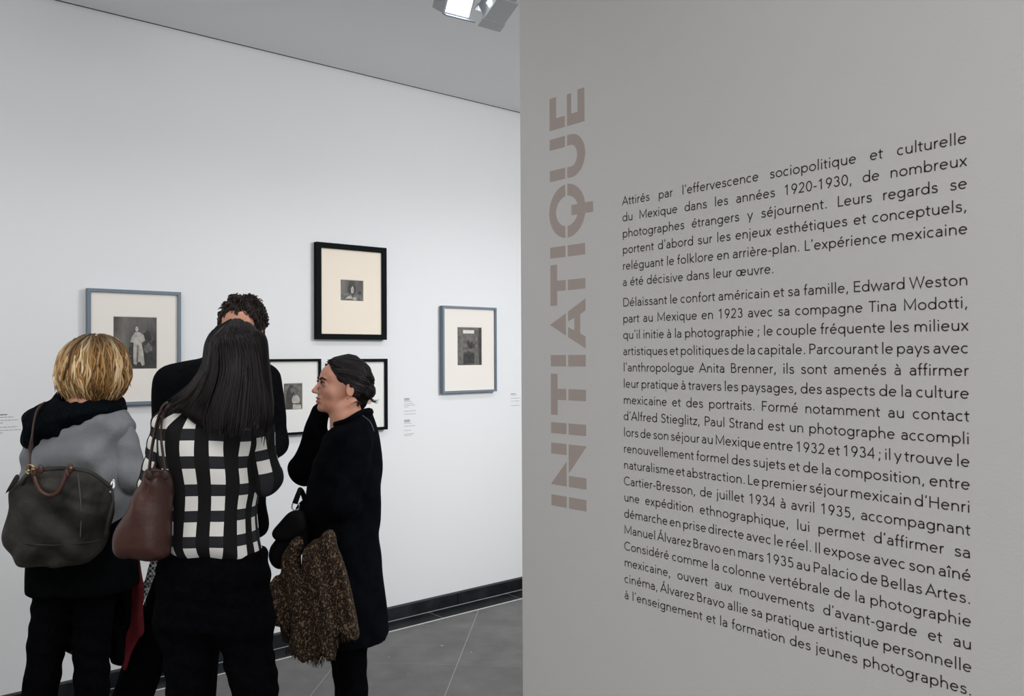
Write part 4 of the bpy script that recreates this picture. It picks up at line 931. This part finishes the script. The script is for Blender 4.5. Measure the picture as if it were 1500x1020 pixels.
for n in range(300):
    s = random.choice((-1, 1)); t0 = U(0, 1)
    if t0 < .55:                                                     # from the hairline over the crown
        a = t0/.55; st = np.array([s*.070*a, .078-.045*a*a, .098-.075*a]) 
    else: a = (t0-.55)/.45; st = np.array([s*.078, .033-.05*a, .023-.075*a*a])
    c0 = np.array([0, -.014, .034]); end = np.array([0, -.112, -.005+U(-.02, .03)]); ks = []
    for q in range(7):
        t = q/6; v = lerp(st, end, t)-c0; v = v/np.linalg.norm(v/np.array([.081, .1015, .093])); v = v*U(.99, 1.02)+c0; ks.append(P(*v))
    ks.append(bun+np.array([U(-.02, .02), U(-.02, .02), U(-.02, .02)])); g_ = U(.4, 2.2); r0 = U(.0018, .0034)
    pth.append((ks, [r0*.4, r0, r0, r0*.8], tuple(np.array([.007, .0045, .0042])*g_)))
for n in range(60):
    a = U(0, 2*pi); b_ = U(-1, 1); ks = []
    for q in range(7): an = a+q*.8; ks.append(bun+np.array([cos(an)*.035*sqrt(1-b_*b_*.7), b_*.022, sin(an)*.033*sqrt(1-b_*b_*.7)])*U(.95, 1.08))
    pth.append((ks, [.001, .0025, .0025, .0006], tuple(np.array([.008, .005, .0045])*U(.4, 2))))
for n in range(16):
    q = U(0, 1); pth.append(([bun+[.01, U(-.02, .02), -.02], bun+np.array([.02+U(0, .01), U(-.02, .02), -.035-.01*q]), bun+np.array([.03+U(0, .02), U(-.03, .03), -.045+U(-.012, .012)])], [.0016, .001, .0004], (.03, .018, .013)))
for n in range(9): pth.append(([P(-.06*random.choice((-1, 1)), -.065, -.06), D.L(525+U(-2, 2), 589, -.03+U(-.03, .03)), D.L(524+U(-3, 4), 596+U(-2, 3), -.03+U(-.03, .03))], [.003, .002, .0005], (.02, .012, .01)))
locks(D, 'hair_strands', m_hair, pth, dh)
ea = P(-.078, -.002, -.045); S = Solid(.001); S.ell(ea, (.0045, .0045, .0045)); D.put('earring', S.mesh(.0015), m_gold)

# ------------------------------------------------------------------ bags, coat and scarf they carry
m_canvas = mat('waxed_olive_grey_canvas', (0.030, 0.028, 0.023), 0.7, noise=(9, 0.85), bump=(14, 1.0), spec=.35)
m_brownl = mat('brown_leather', (0.060, 0.021, 0.015), 0.42, noise=(5, 0.35), bump=(16, 0.6), spec=.5)
m_strapl = mat('dark_brown_strap_leather', (0.040, 0.020, 0.015), 0.5, spec=.4)
m_blackl = mat('black_bag_leather', (0.003, 0.003, 0.0035), 0.7, bump=(60, .2), spec=.1)
m_seam = mat('taupe_seam_thread', (0.085, 0.075, 0.065), .8)

T = Fig('canvas_bag', 90, 2.72, 'large olive-grey canvas bag with brown handles on the back of the blonde woman', 'bag')
S = Solid(.03)
S.pil(T.poly([(62, 685), (84, 683), (106, 684), (124, 687), (138, 692), (152, 703), (163, 714), (164, 735), (161, 762), (152, 800), (130, 823), (108, 829), (70, 830), (41, 829), (22, 812), (10, 792), (8, 775), (16, 750), (24, 728), (30, 708), (44, 690)]), .0, .082, .085, lean=-.05, z0=1.0)
def bagfold(X, Y, Z):
    x = X-T.L(90, 757)[0]; z = Z-T.L(90, 757)[2]
    return np.clip((np.abs(Y+.05*(Z-1))-.015)/.035, 0, 1)*(.009*np.sin(34*z+14*x+2.5*np.sin(13*x+5*z))+.006*np.sin(48*x-30*z+1.7*np.sin(18*z))+.0075*np.exp(-((z-.09+.35*x)/.012)**2))
tb = T.put('bag_body', S.mesh(.007, fold=bagfold), m_canvas)
T.tube('bag_rim', [T.L(31, 712, -.05), T.L(45, 694, -.075), T.L(75, 688, -.085), T.L(108, 688, -.085), T.L(135, 694, -.08), T.L(160, 714, -.05)], .0045, m_canvas, tb)
T.tube('bag_seam', [T.L(114, 694, -.083), T.L(117, 720, -.088), T.L(119, 750, -.088), T.L(118, 790, -.078)], .0022, m_seam, tb, k=6)
T.tube('bag_seam', [T.L(14, 790, -.03), T.L(40, 797, -.078), T.L(90, 799, -.084), T.L(150, 792, -.05)], .0025, m_canvas, tb, k=6)
T.tube('handle', [T.L(50, 692, -.085), T.L(53, 706, -.097), T.L(60, 720, -.102), T.L(72, 726, -.104), T.L(84, 722, -.104), T.L(92, 708, -.100), T.L(97, 694, -.092), T.L(103, 687, -.088)], .0068, m_brownl, k=8, flat=1.0)
T.tube('handle', [T.L(58, 688, .06), T.L(60, 702, .03), T.L(75, 690, .02), T.L(98, 690, .04), T.L(103, 686, .06)], .0062, m_brownl, k=8)
for px, py in ((50, 692), (59, 688), (103, 687), (98, 694)):
    S = Solid(.004); S.ell(T.L(px, py, -.093), (.010, .006, .016)); o = T.put('handle_tab', S.mesh(.0032), m_brownl)
S = Solid(.001)
for px, py in ((49, 688), (104, 686), (42, 690)):
    S = Solid(.001); S.ell(T.L(px, py, -.102), (.0042, .004, .0042)); T.put('rivet', S.mesh(.0014), m_gold)
a = np.linspace(0, 2*pi, 17)[:-1]; rc = T.L(44, 688, -.06)
T.tube('ring', [rc+[.014*cos(q), 0, .014*sin(q)] for q in a], .0024, m_gold, closed=True, n=1)
T.tube('shoulder_strap', [T.L(44, 686, -.06), T.L(44, 668, -.03), T.L(47, 640, -.02), T.L(50, 618, .02), T.L(55, 602, .07), T.L(64, 592, .14), T.L(66, 596, .24), T.L(62, 620, .33), T.L(60, 700, .36), T.L(50, 740, .25), T.L(40, 730, .06)], .0075, m_strapl, k=8, flat=.45, n=6)
S = Solid(.008); S.pil(T.poly([(44, 690), (34, 706), (28, 718), (36, 712), (48, 697)]), -.078, .004, .004); T.put('side_tab', S.mesh(.0035), m_canvas)
T.tube('side_buckle', [T.L(162, 712, -.03), T.L(167, 703, -.02), T.L(166, 716, -.035), T.L(161, 722, -.04)], .0045, m_steel, k=7)
T.tube('side_strap', [T.L(163, 715, -.04), T.L(166, 735, -.045), T.L(160, 760, -.05), T.L(154, 790, -.055)], .006, m_canvas, k=7, flat=.5)

K = Fig('leather_bag', 215, 2.36, 'brown leather shoulder bag hanging at the left side of the checked shirt', 'bag')
S = Solid(.02); S.pil(K.poly([(213, 690), (228, 688), (245, 690), (249, 702), (251, 735), (251, 780), (250, 808), (246, 818), (230, 821), (205, 820), (182, 820), (171, 811), (168, 795), (171, 776), (180, 757), (191, 738), (203, 715)]), .0, .055, .05)
kf = lambda X, Y, Z: .0035*np.sin(30*X*2+28*Z+2*np.sin(15*Z))+.006*np.exp(-((X-K.L(219, 730)[0]-.35*(Z-K.L(219, 730)[2]))/.006)**2)*np.clip((Z-K.L(219, 752)[2])*12, 0, 1)
kb = K.put('bag_body', S.mesh(.0055, fold=kf), m_brownl)
K.tube('bag_rim', [K.L(213, 691, -.036), K.L(228, 690, -.05), K.L(246, 692, -.036)], .0035, m_strapl, kb)
K.tube('shoulder_strap', [K.L(218, 694, -.045), K.L(222, 660, -.02), K.L(230, 620, .03), K.L(238, 598, .09), K.L(246, 594, .15), K.L(240, 610, .22), K.L(232, 660, .20), K.L(226, 694, .04)], .0095, m_strapl, k=8, flat=.35, n=6)
K.tube('shoulder_strap', [K.L(242, 694, -.045), K.L(239, 668, -.03), K.L(236, 640, .0), K.L(238, 612, .06), K.L(248, 596, .12), K.L(252, 604, .20), K.L(246, 660, .18), K.L(242, 694, .04)], .0090, m_strapl, k=8, flat=.35, n=6)
for px in (218, 242):
    S = Solid(.004); S.ell(K.L(px, 696, -.050), (.011, .005, .014)); K.put('strap_tab', S.mesh(.0035), m_strapl)

# black coat with a red lining, carried over the forearm of the blonde woman
m_coatb = mat('black_coat_cloth', (0.003, 0.003, 0.0035), 1.0, spec=.03)
R_ = Fig('coat', 165, 3.10, 'black coat with red lining carried in front of the blonde woman', 'coat')
S = Solid(.03); S.pil(R_.poly([(120, 752), (188, 742), (193, 800), (197, 850), (196, 910), (190, 955), (184, 972), (164, 974), (155, 955), (128, 940), (112, 948), (107, 955), (97, 951), (93, 930), (100, 860)]), .0, .038, .035)
ro = R_.put('coat_cloth', S.mesh(.0065, fold=waves((.005, 70, 0, 6, 0, 1.5))), m_coatb)
S = Solid(.02); S.pil(R_.poly([(184, 744), (200, 752), (203, 800), (207, 838), (211, 862), (209, 890), (211, 925), (203, 936), (194, 960), (184, 981), (182, 960), (184, 900), (182, 820)]), -.012, .014, .014)
R_.put('lining', S.mesh(.0055, fold=waves((.0035, 95, 0, 10, 1, 1.5))), m_cuff)
S = Solid(.01); S.cap(R_.L(94, 948, -.01), R_.L(108, 955, -.01), .012, .012); R_.put('lining_edge', S.mesh(.005), m_cuff, ro)

# handbag and leopard scarf of the woman in profile
H = Fig('handbag', 420, 3.25, 'black flap handbag with a metal ring held in front of the long coat', 'handbag')
S = Solid(.018); S.pil(H.poly([(430, 752), (444, 758), (452, 780), (446, 806), (430, 826), (412, 834), (400, 829), (394, 816), (396, 802), (404, 790), (416, 768)]), .0, .045, .035)
hb = H.put('bag_body', S.mesh(.0055), m_blackl)
S = Solid(.012); S.pil(H.poly([(428, 748), (446, 748), (452, 770), (440, 786), (418, 792), (405, 787), (402, 777), (412, 764)]), -.03, .030, .02); H.put('flap', S.mesh(.005), m_blackl, hb)
rc = H.L(433, 742, -.02); H.tube('ring', [rc+[.013*cos(q), .004*cos(q), .016*sin(q)] for q in a], .0028, m_steel, closed=True, n=1)
H.tube('handle', [H.L(432, 738, -.02), H.L(437, 724, -.01), H.L(440, 718, .02), H.L(446, 730, .06), H.L(448, 752, .05)], .011, m_blackl, k=8, flat=.8)

m_leo = bpy.data.materials.new('leopard_print_wool'); m_leo.use_nodes = True; nt = m_leo.node_tree; bs = nt.nodes['Principled BSDF']; bs.inputs['Roughness'].default_value = .9; bs.inputs['Specular IOR Level'].default_value = .15
tc = nt.nodes.new('ShaderNodeTexCoord'); v1 = nt.nodes.new('ShaderNodeTexVoronoi'); v1.inputs['Scale'].default_value = 165; v1.feature = 'F1'; v1.inputs['Randomness'].default_value = 1
mpn = nt.nodes.new('ShaderNodeMapping'); mpn.inputs['Scale'].default_value = (1, 1, .7); nt.links.new(tc.outputs['Object'], mpn.inputs[0])
nz = nt.nodes.new('ShaderNodeTexNoise'); nz.inputs['Scale'].default_value = 60; nz.inputs['Detail'].default_value = 3; nt.links.new(mpn.outputs[0], nz.inputs['Vector'])
ad = nt.nodes.new('ShaderNodeMix'); ad.data_type = 'VECTOR'; ad.inputs[0].default_value = .02; nt.links.new(mpn.outputs[0], ad.inputs[4]); nt.links.new(nz.outputs['Color'], ad.inputs[5]); nt.links.new(ad.outputs[1], v1.inputs['Vector'])
rp = nt.nodes.new('ShaderNodeValToRGB'); nt.links.new(v1.outputs['Distance'], rp.inputs[0]); e = rp.color_ramp.elements
e[0].position = .0; e[0].color = (.13, .085, .048, 1); e[1].position = .22; e[1].color = (.075, .046, .027, 1)
for p_, c_ in ((.34, (.010, .007, .006)), (.60, (.022, .014, .010)), (.74, (.18, .125, .078))): q = e.new(p_); q.color = (*c_, 1)
nt.links.new(rp.outputs[0], bs.inputs['Base Color'])
X_ = Fig('leopard_scarf', 450, 3.17, 'brown leopard print scarf with a fringed hem hanging in front of the black coat', 'scarf')
gr = lambda X, Y, Z: (.010*np.sin(62*(X+.20*(Z-1.0))+1.2*np.sin(7*Z))+.004*np.sin(140*X+30*Z))*np.clip((.98-Z)*5, .25, 1)
S = Solid(.02)
S.pil(X_.poly([(481, 777), (489, 784), (491, 800), (497, 822), (505, 850), (512, 880), (518, 910), (521, 932), (512, 938), (500, 934), (492, 940), (489, 966), (476, 958), (470, 972), (452, 968), (440, 962), (430, 958), (420, 952), (424, 900), (432, 850), (442, 812), (462, 790)]), .0, .040, .035)
S.pil(X_.poly([(429, 786), (441, 800), (440, 850), (434, 900), (424, 940), (412, 930), (402, 914), (394, 900), (390, 880), (391, 864), (402, 842), (414, 815)]), .03, .035, .03)
xs_ = X_.put('scarf_cloth', S.mesh(.0055, fold=gr), m_leo)
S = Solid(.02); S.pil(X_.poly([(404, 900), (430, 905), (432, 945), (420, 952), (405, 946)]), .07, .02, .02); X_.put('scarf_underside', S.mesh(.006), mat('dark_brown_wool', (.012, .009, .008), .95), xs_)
pth = []
for n in range(150):
    q = U(0, 1); px = 418+q*103; py = np.interp(px, [418, 440, 452, 470, 476, 489, 493, 500, 521], [948, 958, 964, 968, 955, 962, 938, 930, 928])
    x2 = px+U(-2.5, 2.5); ln = U(6, 14); yy = U(-.03, .02); pth.append(([X_.L(px, py, yy), X_.L((px+x2)/2+U(-1, 1), py+ln*.5, yy+U(-.005, .005)), X_.L(x2, py+ln, yy+U(-.012, .012))], [.0022, .0018, .0005], random.choice([(.03, .02, .014), (.10, .065, .035), (.016, .011, .009)])))
locks(X_, 'fringe', m_hair, pth, None, 4)
X_.root['group'] = 'carried scarves'
